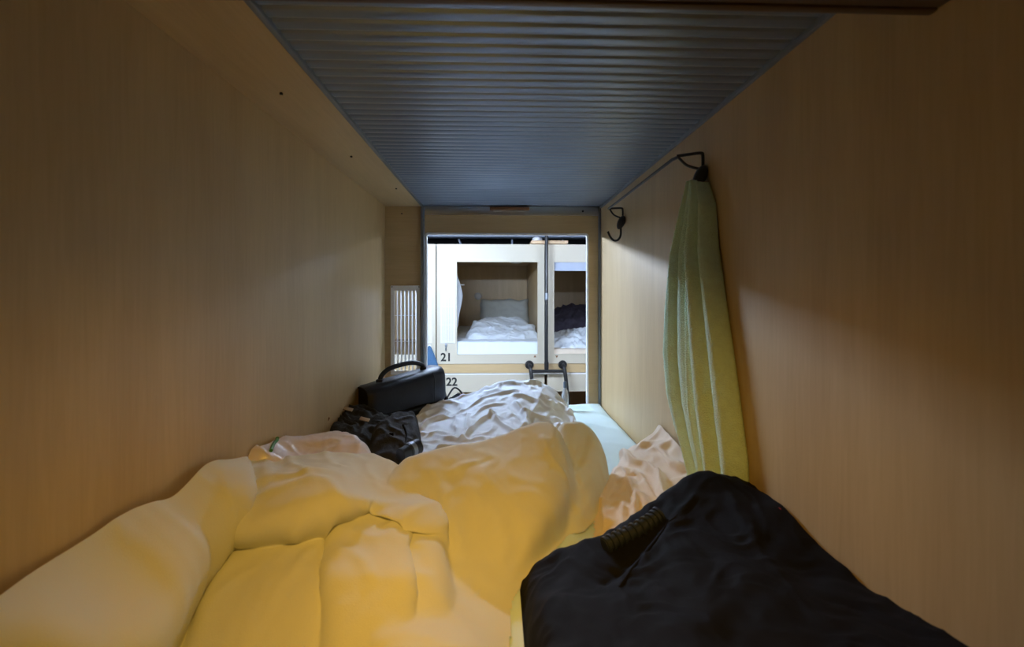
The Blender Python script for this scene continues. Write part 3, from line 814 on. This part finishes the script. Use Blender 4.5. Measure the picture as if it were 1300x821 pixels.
# strap / dark strap pile right of the bag
heap('strap_pile', I([(560, 531, 2.0), (562, 514, 2.14), (575, 506, 2.2), (592, 508, 2.2), (604, 516, 2.1), (600, 530, 2.0)]), I([(566, 520, 2.06), (578, 508, 2.1), (590, 512, 2.1), (598, 518, 2.06), (575, 522, 2.02)]), .03, M['nylon'], .004, .012, 22, 44,
     label='coiled black webbing strap on the bed beside the right end of the black shoulder bag', cat='strap')

# dark jacket and charcoal pouch in front of the bag
heap('jacket', I([(400, 550, 1.62), (405, 525, 1.80), (430, 515, 1.87), (470, 527, 1.84), (500, 540, 1.78), (500, 575, 1.55), (440, 575, 1.45)]),
     I([(410, 545, 1.55), (415, 530, 1.66), (440, 523, 1.72), (465, 530, 1.70), (490, 545, 1.65), (440, 550, 1.55), (470, 560, 1.5)]), .04, M['darkcloth'], .005, .02, 12, 31, xlim=(XL + .003, 0),
     label='dark olive jacket crumpled against the left wall before the black bag', cat='clothing')
pX, pY, pH, po = heap('camera_pouch', I([(462, 590, 1.36), (470, 548, 1.52), (500, 534, 1.62), (532, 532, 1.66), (536, 560, 1.55), (534, 580, 1.42), (510, 596, 1.34)]),
     I([(475, 565, 1.42), (485, 545, 1.48), (508, 538, 1.53), (528, 536, 1.56), (530, 560, 1.46), (500, 565, 1.42), (515, 575, 1.40)]), .03, M['charcoal'], .004, .006, 12, 34)
tag(po, 'soft charcoal canvas pouch lying in front of the black shoulder bag, beside the white sheet', 'pouch')
ORG[po.name] = Vector(po.location)
c = hit(497, 552, pX, pY, pH, 1.2, 1.7, .003)
bm = newbox((c.x - .007, c.y - .003, c.z - .020), (c.x + .007, c.y + .003, c.z + .004), .002)
obj('strap_tab', bm, M['nylon'], po)
bm = newbox((c.x - .005, c.y - .0055, c.z - .016), (c.x + .005, c.y - .0032, c.z - .010), .001); obj('buckle', bm, M['metal'], po)
bm = bmesh.new(); tube(bm, smooth_path([hit(px, py, pX, pY, pH, 1.2, 1.7, .002) for px, py in ((512, 540), (516, 552), (513, 566), (508, 576))], 6), .0035, 7); obj('side_piping', bm, M['nylon'], po)
# tan tags on the jacket
for (px, py, Y_, l) in ((442, 519, 1.71, 'small tan label poking out of the dark jacket beside the left wall'), (463, 532, 1.66, 'small pale tan tag lying on the dark jacket, below the black bag')):
    c = P(px, py, Y_); bm = newbox((-.018, -.008, -.0015), (.018, .008, .0015), .001)
    bm.transform(Matrix.Translation(c) @ Matrix.Rotation(.25, 4, 'Y') @ Matrix.Rotation(.5, 4, 'X'))
    tag(obj('cloth_tag', bm, M['tan']), l, 'label')
bm = bmesh.new(); pp = [P(402, 548, 1.56), P(408, 540, 1.56), P(416, 531, 1.57)]
for dz in (0,):
    a, b2, c2 = pp
    vs = [bm.verts.new(a + Vector((-.010, 0, -.012))), bm.verts.new(a + Vector((.012, 0, -.014))), bm.verts.new(c2 + Vector((.006, 0, .0))), bm.verts.new(c2 + Vector((-.002, .002, .004))), bm.verts.new(b2 + Vector((-.006, .002, .004)))]
    f = bm.faces.new(vs); r = bmesh.ops.extrude_face_region(bm, geom=[f])
    for v in [g for g in r['geom'] if isinstance(g, bmesh.types.BMVert)]: v.co += Vector((.001, .004, .001))
tag(obj('leather_strap', bm, M['brown']), 'pointed dark brown strap end sticking up at the left wall, before the jacket', 'strap')
# small black lens cylinder lying between pouch and duvet
a = P(508, 578, 1.34); b2 = P(531, 566, 1.40); ax = (b2 - a)
cl = thing('camera_lens', a + ax * .5 - Vector((0, 0, .028)), 'small black lens barrel with a shiny ring, wedged between pouch and duvet', 'lens')
def lathe(bm, a, ax, prof, n=24):
    pts = [a + ax * t for t, _ in prof]; tube(bm, pts, [r for _, r in prof], n); return bm
bm = bmesh.new(); lathe(bm, a, ax, [(0, .016), (.02, .020), (.40, .0215), (.42, .0235), (.50, .0235)]); obj('barrel', bm, M['rubber'], cl)
bm = bmesh.new(); lathe(bm, a, ax, [(.50, .0225), (.52, .0245), (.70, .0245), (.72, .0225)]); obj('focus_ring', bm, M['metal'], cl)
bm = bmesh.new(); lathe(bm, a, ax, [(.72, .0232), (.98, .0240), (1.0, .021)]); obj('lens_cap', bm, M['black'], cl)
# plastic bag behind the near duvet ridge
gX, gY, gH, go = heap('plastic_bag', [Vector((XL - .08, .97, 0)), Vector((XL - .08, 1.46, 0))] + I([(330, 556, 1.42), (390, 552, 1.44), (440, 556, 1.40), (478, 580, 1.30), (480, 600, 1.18), (380, 620, 1.1)]),
     [Vector((XL, y_, ZC + z_)) for y_, z_ in ((1.0, -.348), (1.08, -.362), (1.17, -.380), (1.32, -.42))] + I([(362, 553, 1.24), (340, 575, 1.08), (400, 553, 1.27), (430, 555, 1.27), (455, 564, 1.24), (470, 576, 1.20), (380, 575, 1.19), (430, 580, 1.18)]), .05, M['pink'], .004, .006, 9, 51, xlim=(XL + .003, 0), fine=.2)
tag(go, 'milky plastic carrier bag with green print against the left wall, behind the near duvet', 'bag')
ORG[go.name] = Vector(go.location)
for path in (((292, 577), (303, 571), (316, 565)), ((334, 560), (342, 558.5), (352, 558)), ((352, 560), (347, 566), (344, 574))):
    bm = bmesh.new(); tube(bm, smooth_path([hit(px, py, gX, gY, gH, .93, 1.5, .004) for px, py in path], 6), .0045, 7)
    obj('green_print', bm, M['green'], go)
bm = bmesh.new()
tube(bm, smooth_path([hit(px, py, gX, gY, gH, .93, 1.5, .005) for px, py in ((310, 577), (321, 568), (332, 562))], 6), .005, 7)
obj('bag_handle', bm, M['white'], go)

# small bottle standing on the sill side of the bed
c = P(717.5, 505, 2.20); c.z = ZM - .02
bt = thing('spray_bottle', c, 'small clear plastic bottle with a slate cap behind the white sheet, before the ladder', 'bottle')
top = P(717, 484, 2.20).z; hb = top - c.z
bm = bmesh.new(); lathe(bm, c, Vector((0, 0, hb)), [(0, .014), (.02, .017), (.55, .0175), (.70, .012), (.80, .007), (.82, .007)], 20); obj('bottle_body', bm, M['bottle'], bt)
bm = bmesh.new(); lathe(bm, c, Vector((0, 0, hb)), [(.80, .009), (.81, .0095), (.97, .009), (1.0, .006)], 20); obj('cap', bm, M['bluecap'], bt)

# ================================================================== THE CORRIDOR
YO = 4.78; CZ = 3.05
struct('floor', newbox((-3.2, D + .03, -.03), (3.2, YO + 3.0, 0)), M['floor'])
struct('ceiling_corridor', newbox((-3.2, D - .05, CZ), (3.2, YO + 3.0, CZ + .03)), M['dark'])
bm = newbox((-3.2, D + .022, 0), (XL - .001, D + .05, CZ)); box(bm, (XR + .001, D + .022, 0), (3.2, D + .05, CZ))
box(bm, (XL - .001, D + .022, 0), (XR + .001, D + .05, ZLO)); box(bm, (XL - .001, D + .022, ZT + .002), (XR + .001, D + .05, CZ))
struct('wall_corridor_near', bm, M['cream'])
struct('wall_corridor_left', newbox((-3.23, D, 0), (-3.2, YO + 3.0, CZ)), M['cream'])
struct('wall_corridor_right', newbox((3.2, D, 0), (3.23, YO + 3.0, CZ)), M['cream'])
struct('wall_corridor_back', newbox((-3.2, YO + 3.0, 0), (3.2, YO + 3.03, CZ)), M['dark'])

xo = lambda px: P(px, 374, YO).x
zo = lambda py: P(650, py, YO).z
RW = xo(691.5) - xo(553.5)
def hook_small(par, x, z):
    bm = bmesh.new(); tube(bm, smooth_path([(x, YO - .006, z + .03), (x, YO - .012, z), (x, YO - .03, z - .02), (x, YO - .042, z)], 5), .007, 8)
    box(bm, (x - .012, YO - .012, z + .015), (x + .012, YO - .0005, z + .05), .003)
    return obj('key_hook', bm, M['metal'], par)
def bunk(x0, upper, mirror, number, label):
    """one sleeping capsule of the opposite row"""
    x1 = x0 + RW - .012
    o_l = (xo(580.5) - xo(555)); o_r = (xo(690.5) - xo(682))
    vl0, vl1 = (xo(560) - xo(555)), (xo(578.5) - xo(555))
    if upper: zt, zbm, ozt, ozb = zo(310), zo(461.5), zo(332.5), zo(449.5)
    else: zt, zbm, ozt, ozb = zo(473.5), .06, zo(497), .22
    a0, a1 = (x0 + o_l, x1 - o_r) if not mirror else (x0 + o_r, x1 - o_l)
    v0, v1 = (x0 + vl0, x0 + vl1) if not mirror else (x1 - vl1, x1 - vl0)
    t = thing('sleeping_capsule', ((x0 + x1) / 2, YO, zbm), label, 'capsule bed', 'capsule beds across the corridor')
    bm = bmesh.new(); frame(bm, (x0, x1, zbm, zt), (a0, a1, ozb, ozt), YO, YO + .022, .004, .004); obj('front_panel', bm, M['cream'], t)
    bm = bmesh.new(); frame(bm, (a0 - .012, a1 + .012, ozb - .012, ozt + .012), (a0 + .001, a1 - .001, ozb + .001, ozt - .001), YO - .005, YO - .0003, .004, .004); obj('opening_edge', bm, M['cream'], t)
    bm = bmesh.new(); yb = YO + 2.55; w = .02; zz0 = ozb - .10; zz1 = min(ozt + .14, zt - .005)
    box(bm, (x0 + .002, YO + .0225, zz0), (x0 + w, yb, zz1)); box(bm, (x1 - w, YO + .0225, zz0), (x1 - .002, yb, zz1))
    box(bm, (x0 + w, YO + .0225, zz0), (x1 - w, yb, zz0 + w)); box(bm, (x0 + w, YO + .0225, zz1 - w), (x1 - w, yb, zz1))
    box(bm, (x0 + w, yb - w, zz0 + w), (x1 - w, yb, zz1 - w)); obj('shell', bm, M['wall'], t)
    if upper:
        vz1_, vz0_ = zo(366), zo(435)
        bm = bmesh.new(); frame(bm, (v0, v1, vz0_, vz1_), (v0 + .016, v1 - .016, vz0_ + .016, vz1_ - .016), YO - .010, YO - .0005, .004, .003)
        vn = obj('vent', bm, M['white'], t)
        bm = bmesh.new()
        for k in range(8):
            x = v0 + .016 + (v1 - v0 - .032) * (k + .5) / 8; box(bm, (x - .0045, YO - .008, vz0_ + .012), (x + .0045, YO - .001, vz1_ - .012))
        for k in range(1, 3):
            z = vz0_ + (vz1_ - vz0_) * k / 3; box(bm, (v0 + .012, YO - .0085, z - .003), (v1 - .012, YO - .001, z + .003))
        obj('louvre_grid', bm, M['white'], vn)
        hook_small(t, (v0 + v1) / 2 - (.02 if not mirror else -.02), zo(441.5))
        c = P(677.5 if not mirror else 707.5, 452.5, YO)
        if mirror: c.x = a0 + .03
        else: c.x = a1 - .03
        bm = bmesh.new(); bmesh.ops.create_cone(bm, cap_ends=True, segments=3, radius1=.018, radius2=.018, depth=.004, matrix=Matrix.Translation((c.x, YO - .0025, zo(452.5))) @ Matrix.Rotation(math.pi / 2, 4, 'X') @ Matrix.Rotation(math.pi if mirror else 0, 4, 'Z'))
        obj('arrow_sticker', bm, M['brown'], t)
    if number:
        cu = bpy.data.curves.new('number', 'FONT'); cu.body = number; cu.size = .122; cu.extrude = .0008; cu.offset = .0035; cu.align_x = 'CENTER'; cu.align_y = 'CENTER'
        to = bpy.data.objects.new('number_tmp', cu); COL.objects.link(to)
        dg = bpy.context.evaluated_depsgraph_get(); me = bpy.data.meshes.new_from_object(to.evaluated_get(dg)); me.name = 'bunk_number'
        bpy.data.objects.remove(to); bpy.data.curves.remove(cu)
        px, py = (566.5, 453.8) if upper else (573.5, 485)
        me.transform(Matrix.Translation(P(px, py, YO - .0022)) @ Matrix.Rotation(math.pi / 2, 4, 'X'))
        obj_me('bunk_number', me, M['ink'], t, None)
    return t, a0, a1, ozb, ozt, x0, x1
X21 = xo(554.5); X20 = X21 - RW; X23 = X21 + RW + .02
b20 = bunk(X20, True, True, None, 'cream sleeping capsule at the left edge of the opening, beside the one numbered 21')
b21 = bunk(X21, True, False, '21', 'cream sleeping capsule across the corridor numbered 21, with white bedding inside')
b23 = bunk(X23, True, True, None, 'cream sleeping capsule right of the black pole, dark inside, blind half raised')
b22 = bunk(X21, False, False, '22', 'cream lower sleeping capsule numbered 22, mostly hidden by the crumpled sheet')
b24 = bunk(X23, False, True, None, 'cream lower sleeping capsule right of the ladder, under the dark one')
bm = newbox((X20 - .5, YO + .006, zo(473)), (X23 + RW, YO + .05, zo(462))); struct('trim_6', bm, M['wall_h'])
bm = newbox((X20 - .5, YO - .002, zo(475.5)), (X23 + RW, YO + .02, zo(473.6)), .002); struct('trim_7', bm, M['white'])
# plinth and the rest of the row
struct('trim_8', newbox((-3.2, YO + .03, 0), (3.2, YO + .06, .058)), M['dark'])
bm = newbox((X23 + RW + .002, YO + .001, .06), (3.2, YO + .03, zo(310))); box(bm, (-3.2, YO + .001, .06), (X20 - .002, YO + .03, zo(310)))
struct('wall_far_row', bm, M['cream'])

# --- contents of the capsule 21
_, a0, a1, ozb, ozt, x0, x1 = b21
def bedding_box(xa, xb, y0, y1, z0, z1, mat, label, seed, name='mattress'):
    X, Y = grid(xa, xb, y0, y1, .012)
    e = np.minimum(np.minimum(X - xa, xb - X), np.minimum(Y - y0, y1 - Y))
    h = z0 + (z1 - z0) * puff(e + .010, .035) + .008 * (ridged(X * 9 + Y * 9, Y * 3, .5, seed, 2)) * np.clip(e / .03, 0, 1)
    h[0] = h[-1] = z0; h[:, 0] = h[:, -1] = z0
    me = field_mesh(name, X, Y, h, z0 - .01)
    return tag(obj_me(name, me, mat, None, 180), label, 'mattress')
zf = ozb - .08
bedding_box(x0 + .022, x1 - .022, YO + .0235, YO + 2.5, zf, zo(434.5), M['cotton'], 'white sheeted mattress inside the capsule numbered 21', 61)
zmt = zo(434.5) + .006
def P2(px, py, dy): return P(px, py, YO + dy)
X, Y = grid(x0 + .05, x1 - .04, YO + .10, YO + 1.5, .010)
poly = I([(590, 430, YO + .30), (596, 412, YO + .9), (612, 402, YO + 1.3), (664, 404, YO + 1.3), (682, 412, YO + .8), (686, 432, YO + .35), (640, 436, YO + .22)])
pts = I([(594, 420, YO + .45), (600, 411, YO + .7), (615, 407, YO + .9), (640, 412, YO + .9), (668, 409, YO + .9), (680, 414, YO + .6), (640, 420, YO + .5), (660, 420, YO + .5), (640, 430, YO + .28), (678, 427, YO + .36), (605, 428, YO + .3)])
h, sd = layer(X, Y, poly, pts, .12, zmt - .02)
wr = .030 * (ridged(X * 2.6, Y * 2.4, 1.1, 71, 1) - .5) + .010 * (ridged(X * 7, Y * 6, .9, 74, 1) - .5)
tag(obj_me('duvet', field_mesh('duvet', X, Y, blur(h, 2), zmt - .02, wr), M['cotton'], None, 180), 'white duvet folded in a heap inside the capsule numbered 21', 'duvet')
def pillow(cx, cy, cz, w, hgt, th, tilt, mat, label, seed):
    bm = bmesh.new(); bmesh.ops.create_cube(bm, size=2.0)
    bmesh.ops.subdivide_edges(bm, edges=bm.edges[:], cuts=14, use_grid_fill=True)
    for v in bm.verts:
        x, y_, z = v.co; r = (1 - abs(x) ** 3.2) * (1 - abs(z) ** 3.2)
        f = math.sqrt(max(r, 0)) * .96 + .04
        v.co = Vector((x * w / 2 * (1 - .06 * abs(z) * (1 - abs(x))), y_ * th / 2 * f, z * hgt / 2 * (1 - .06 * (1 - abs(z)) * abs(x))))
        v.co += Vector((0, 1, 0)) * .02 * mnoise.noise(Vector((x * 3, z * 3, seed))) * f
        v.co += Vector((.03 * mnoise.noise(Vector((z * 2.5, seed, 1))), 0, .03 * mnoise.noise(Vector((x * 2.5, seed, 5)))))
        v.co.y -= .03 * abs(mnoise.noise(Vector((x * 4, z * 4, 9)))) * f
    bm.transform(Matrix.Translation((cx, cy, cz)) @ Matrix.Rotation(tilt, 4, 'X'))
    return tag(obj('pillow', bm, mat, None, 180), label, 'pillow')
pc = P2(640.5, 403, 2.05); pillow(pc.x, pc.y, zmt + .23, P2(671, 400, 2.05).x - P2(610, 400, 2.05).x, .44, .20, math.radians(-22), M['greypillow'], 'grey pillow propped at the back of the capsule numbered 21', 3)
# robe hanging inside left, and the rail it hangs from
rl = P2(586, 360, .35)
rt_ = thing('towel_rail', (x0 + .02, YO + .5, rl.z), 'pale towel rail inside the capsule numbered 21, along its left wall', 'towel rail')
bm = bmesh.new(); tube(bm, [(x0 + .10, YO + .20, rl.z), (x0 + .10, YO + 1.05, rl.z)], .008, 8); obj('rail_bar', bm, M['white'], rt_)
for yy in (YO + .22, YO + 1.02):
    bm = bmesh.new(); tube(bm, [(x0 + .021, yy, rl.z + .01), (x0 + .10, yy, rl.z)], .008, 8); obj('bracket', bm, M['white'], rt_)
bm = bmesh.new()
tube(bm, [(x0 + .10, YO + 1.04, rl.z), (x0 + .22, YO + 1.04, rl.z + .002)], .009, 8); obj('cross_arm', bm, M['white'], rt_)
bm = bmesh.new(); NV, NU = 40, 30; rows = []
for j in range(NV + 1):
    v = j / NV; z = (rl.z + .16) + (P2(590, 416, .2).z - rl.z - .16) * v; row = []
    wdt = .03 + .055 * min(1, v * 2.2) + .02 * math.sin(5 * v); dep = .05 + .10 * min(1, v * 1.6)
    for i in range(NU):
        a = 2 * math.pi * i / NU; k = 1 + .16 * math.sin(5 * a + 3 * v)
        z2 = z - (.05 * math.sin(2 * a) if j == NV else 0)
        row.append(bm.verts.new((x0 + .135 + .012 * math.sin(3 * v) + wdt * k * math.cos(a), YO + .22 + dep * k * math.sin(a), z2)))
    rows.append(row)
for a_, b_ in zip(rows[:-1], rows[1:]):
    for i in range(NU): bm.faces.new((a_[i], a_[(i + 1) % NU], b_[(i + 1) % NU], b_[i]))
bm.faces.new(rows[0]); bm.faces.new(rows[-1][::-1])
tag(obj('robe', bm, M['cotton'], None, 60), 'white robe hanging at the left inside the capsule numbered 21', 'clothing')
# ceiling lamp of the capsule 21
c = P2(655, 341, 1.3); zz = min(ozt + .14, zo(310) - .005) - .021
lamp = thing('ceiling_lamp', (c.x, c.y, zz), 'small round unlit lamp on the ceiling inside the capsule numbered 21', 'lamp')
bm = bmesh.new(); lathe(bm, Vector((c.x, c.y, zz)), Vector((0, 0, -.05)), [(0, .11), (.3, .11), (.35, .10)], 28); obj('lamp_base', bm, M['white'], lamp)
bm = bmesh.new(); lathe(bm, Vector((c.x, c.y, zz)), Vector((0, 0, -.05)), [(.36, .095), (.6, .085), (.85, .05), (.95, .01)], 28); obj('lamp_cover', bm, M['lampglass'], lamp)
c = P2(605, 376, 2.0)
bm = bmesh.new(); lathe(bm, Vector((c.x, YO + 2.528, c.z)), Vector((0, -.06, 0)), [(0, .05), (.3, .06), (.8, .055), (1, .03)], 20)
tag(obj('wall_lamp', bm, M['lampglass'], None), 'pale round lamp on the back wall inside the capsule numbered 21', 'lamp')

# --- contents of the dark capsule on the right
_, a0, a1, ozb, ozt, x0, x1 = b23
bl = thing('roller_blind', ((a0 + a1) / 2, YO + .04, ozt - .02), 'rolled blue-grey blind at the top of the dark capsule right of the pole', 'blind')
obj('blind_cloth', newbox((a0 + .004, YO + .030, zo(342.5)), (a1 - .004, YO + .036, ozt + .02), .001), M['blind'], bl)
obj('hem_bar', newbox((a0 + .004, YO + .026, zo(343.5)), (a1 - .004, YO + .040, zo(341.5)), .003), M['blind'], bl)
bm = bmesh.new(); tube(bm, [(a0 + .004, YO + .06, ozt + .03), (a1 - .004, YO + .06, ozt + .03)], .024, 14); obj('roller', bm, M['blind'], bl)
bedding_box(x0 + .022, x1 - .022, YO + .026, YO + 2.5, zf, zo(442) - .02, M['fleece'], 'cream mattress inside the dark capsule right of the pole', 66)
zmt2 = zo(442) - .015
def heap2(name, poly, pts, mat, label, cat, seed, amp):
    X, Y = grid(x0 + .03, x1 - .03, YO + .04, YO + 2.3, .014)
    h, sd = layer(X, Y, poly, pts, .10, zmt2 - .02)
    wr = amp * (ridged(X * 5, Y * 4, .9, seed, 1) - .5) + amp * .4 * (ridged(X * 12, Y * 9, .9, seed + 2, 2) - .5)
    tag(obj_me(name, field_mesh(name, X, Y, blur(h, 2), zmt2 - .02, wr), mat, None, 180), label, cat)
xm = (x0 + x1) / 2; V3 = lambda a, b, c: Vector((a, b, c))
heap2('white_sheet', [V3(x0 + .04, YO + .12, 0), V3(x1 - .04, YO + .12, 0), V3(x1 - .04, YO + .95, 0), V3(x0 + .04, YO + .9, 0)],
      [V3(x0 + .05, YO + .15, zmt2 + .03), V3(xm, YO + .15, zmt2 + .03), V3(x1, YO + .15, zmt2 + .03), V3(x0 + .1, YO + .5, zmt2 + .10), V3(xm, YO + .5, zmt2 + .18), V3(x1, YO + .5, zmt2 + .14), V3(xm, YO + .95, zmt2 + .1), V3(x0, YO + .95, zmt2 + .06)],
      M['cotton'], 'crumpled white sheet at the front of the dark capsule right of the pole', 'sheet', 81, .05)
heap2('blanket', [V3(x0 + .05, YO + 1.0, 0), V3(x1 - .04, YO + 1.0, 0), V3(x1 - .04, YO + 2.1, 0), V3(x0 + .05, YO + 2.0, 0)],
      [V3(x0 + .05, YO + 1.1, zmt2 + .15), V3(xm, YO + 1.1, zmt2 + .30), V3(x1, YO + 1.1, zmt2 + .30), V3(x0 + .1, YO + 1.6, zmt2 + .28), V3(xm - .1, YO + 1.6, zmt2 + .46), V3(xm + .3, YO + 1.6, zmt2 + .40), V3(xm, YO + 2.1, zmt2 + .2)],
      M['purple'], 'dark violet blanket heaped at the back of the dark capsule right of the pole', 'blanket', 85, .03)

# --- blue bag hanging at the far left
_, _, _, _, _, x0, x1 = b20
hx, hz = P(545.5, 440, YO - .03).x, zo(439)
bb = thing('cloth_bag', (hx, YO - .06, zo(478)), 'blue cloth bag hanging from a hook just left of the number 21', 'bag')
bm = bmesh.new(); rows = []
for j in range(26):
    v = j / 25; z = zo(438) + (zo(486) - zo(438)) * v; w = .010 + .085 * min(1, v * 1.5) ** .8; dd = .008 + .035 * min(1, v * 1.4)
    rows.append([bm.verts.new((hx + .02 * v + w * math.cos(a) * (1 + .08 * math.sin(6 * a + 2 * v)), YO - .05 + dd * math.sin(a) * (1 + .12 * math.sin(5 * a)), z)) for a in [2 * math.pi * k / 28 for k in range(28)]])
for a_, b_ in zip(rows[:-1], rows[1:]):
    for i in range(28): bm.faces.new((a_[i], a_[(i + 1) % 28], b_[(i + 1) % 28], b_[i]))
bm.faces.new(rows[0]); bm.faces.new(rows[-1][::-1]); obj('bag_body', bm, M['bluecloth'], bb, 60)
bm = bmesh.new(); tube(bm, smooth_path([(hx - .012, YO - .05, zo(440)), (hx - .006, YO - .040, zo(437)), (hx + .006, YO - .040, zo(437)), (hx + .012, YO - .05, zo(440))], 5), .006, 8); obj('drawstring', bm, M['white'], bb)

# --- ladder between the capsules, tall pole and the plank on its top
LY = YO - .09
ld = thing('ladder', (xo(693), LY, 0), 'black steel ladder with two curved side rails, between the opposite capsules', 'ladder')
xa, xb_ = P(674, 470, LY).x, P(717, 470, LY).x; zh = P(690, 471, LY).z
for x, sgn in ((xa, 1), (xb_, 1)):
    bm = bmesh.new(); zt = P(690, 466, LY).z
    tube(bm, smooth_path([(x - .01 , YO - .014, zt + .01), (x - .008, LY + .02, zt + .005), (x, LY - .01, zt - .05), (x + .015, LY - .03, zt - .20), (x + .03, LY - .05, zt - .42), (x + .03, LY - .06, zt - .9), (x + .03, LY - .06, .01)], 8), .021, 12)
    obj('side_rail', bm, M['black'], ld)
    bm = bmesh.new(); lathe(bm, Vector((x - .01, YO - .0005, zt + .012)), Vector((0, -.022, 0)), [(0, .048), (.6, .046), (1, .036)], 24); obj('flange', bm, M['black'], ld)
bm = bmesh.new(); tube(bm, [(xa, LY - .002, zh), (xb_, LY - .002, zh)], .017, 12); obj('cross_bar', bm, M['black'], ld)
for k in range(5):
    z = zh - .30 * (k + 1); 
    if z > .1:
        bm = bmesh.new(); tube(bm, [(xa + .03, LY - .055, z), (xb_ + .03, LY - .055, z)], .017, 12); obj('rung', bm, M['black'], ld)
pole = thing('pole', (P(693.5, 474, LY).x, LY - .002, zh), 'thin black pole rising from the ladder between two opposite capsules', 'pole')
xp = P(693.7, 400, LY).x
bm = bmesh.new(); tube(bm, [(xp, LY - .004, zh + .0175), (xp, LY - .004, CZ - .001)], .0185, 12); obj('shaft', bm, M['black'], pole)
for py, h_ in ((376, .035),):
    z = P(650, py, LY).z; bm = bmesh.new(); tube(bm, [(xp, LY - .004, z - h_), (xp, LY - .004, z + h_)], .0215, 14); obj('joint_sleeve', bm, M['metal'], pole)
bm = bmesh.new(); tube(bm, [(xp, LY - .004, zh + .02), (xp, LY - .004, zh + .10)], .024, 14); obj('foot_socket', bm, M['black'], pole)
# plank lying on the row's top beside the pole
pz = zo(310) + .004
x0p, x1p = xo(674), xo(720)
pk = thing('wooden_plank', ((x0p + x1p) / 2, YO + .05, pz), 'pale wooden plank lying on top of the opposite capsules by the pole', 'plank')
obj('plank_board', newbox((x0p, YO - .065, pz), (x1p, YO + .30, pz + .032), .004), M['plank'], pk)
c = Vector((xo(682.5), YO + .06, pz + .0325))
bm = bmesh.new(); bmesh.ops.create_uvsphere(bm, u_segments=22, v_segments=12, radius=1, matrix=Matrix.Translation(c + Vector((0, 0, .022))) @ Matrix.Diagonal((.055, .07, .034, 1)))
for v in bm.verts:
    v.co += Vector((1, 1, 1)) * .006 * mnoise.noise(v.co * 30)
    v.co.z = max(v.co.z, c.z)
tag(obj('crumpled_paper', bm, M['paper'], None, 60), 'white crumpled paper lying on the plank, left of the pole', 'paper')

# --- dark void above the row, with pale bars and a duct
zrow = zo(310)
struct('trim_9', newbox((-3.2, YO + .02, zrow - .02), (3.2, YO + 2.9, zrow - .001)), M['cream'])
yd = YO + .75
bm = newbox((-3.2, yd, P(650, 300.5, yd).z), (3.2, yd + .25, P(650, 290, yd).z), .01); struct('trim_10', bm, M['duct'])
for k, (px, dx) in enumerate(((579, -.22), (650, .0), (718, .22))):
    yb_ = YO + 1.3
    bm = bmesh.new(); a = P(px, 299.5, yb_); b2 = P(px, 309.5, yb_); b2.x -= dx * .6
    tube(bm, [a + Vector((0, 0, .03)), Vector((b2.x, b2.y, zrow + .001))], .014, 8)
    tag(obj('ceiling_strut', bm, M['duct']), 'thin grey strut in the dark gap above the opposite capsules, ' + ('at the left', 'in the middle', 'right of the plank')[k], 'strut', 'struts above the capsule row')

# ================================================================== LIGHT
def tube_lamp(x, y, z, L, glow, label):
    t = thing('ceiling_light', (x, y, z), label, 'lamp')
    obj('housing', newbox((x - L / 2 - .03, y - .035, z + .03), (x + L / 2 + .03, y + .035, z + .07), .004), M['white'], t)
    bm = bmesh.new(); tube(bm, [(x - L / 2, y, z), (x + L / 2, y, z)], .015, 12)
    obj('fluorescent_tube', bm, M[glow], t)
    for sx in (-1, 1):
        obj('socket', newbox((x + sx * (L / 2 + .012) - .011, y - .014, z - .016), (x + sx * (L / 2 + .012) + .011, y + .014, z + .031), .002), M['white'], t)
        bm = bmesh.new(); tube(bm, [(x + sx * L * .4, y, z + .069), (x + sx * L * .4, y, CZ - .0005)], .006, 8); obj('hanging_rod', bm, M['metal'], t)
M['dimglow'] = emit('added_fill_tube', (.62, .74, 1.0), 230.0)  # dimmer emission for the added fill tube
M['tubeglow'] = emit('lit_tube', (.58, .73, 1.0), 620.0)
tube_lamp(-.80, 2.85, 2.685, 1.2, 'tubeglow', 'lit fluorescent tube hanging in the corridor before the capsule numbered 21')

tube_lamp(1.7, 2.85, 2.685, 1.2, 'dimglow', 'weaker fluorescent tube added out of view farther right, to fill the corridor light')  # unseen second tube, added to even out the panels and left wall

li = bpy.data.lights.new('reading_lamp', 'AREA'); li.shape = 'RECTANGLE'; li.size = .40; li.size_y = .05
li.energy = 2.0; li.color = (1.0, .55, .09); li.spread = math.radians(92)
lo = bpy.data.objects.new('reading_lamp', li); COL.objects.link(lo)
lo.location = (-.02, .26, ZC + .325); lo.rotation_euler = (math.radians(90 - 57), 0, 0)

w = bpy.data.worlds.new('world'); S.world = w; w.use_nodes = True
w.node_tree.nodes['Background'].inputs['Color'].default_value = (.02, .02, .025, 1); w.node_tree.nodes['Background'].inputs['Strength'].default_value = .3

# ================================================================== CAMERA
cam = bpy.data.cameras.new('camera'); co = bpy.data.objects.new('camera', cam); COL.objects.link(co)
cam.sensor_fit = 'HORIZONTAL'; cam.sensor_width = 36; cam.lens = F / 1300 * 36
cam.shift_x = 0; cam.shift_y = (PPY - 410.5) / 1300
cam.clip_start = .02; cam.clip_end = 50
co.location = (0, 0, ZC); co.rotation_euler = (math.pi / 2, 0, -TH)
cam.dof.use_dof = True; cam.dof.focus_distance = 2.1; cam.dof.aperture_fstop = 4.5
S.camera = co
S.view_settings.view_transform = 'Standard'; S.view_settings.look = 'None'
S.view_settings.exposure = 0; S.view_settings.gamma = 1; S.view_settings.use_curve_mapping = False
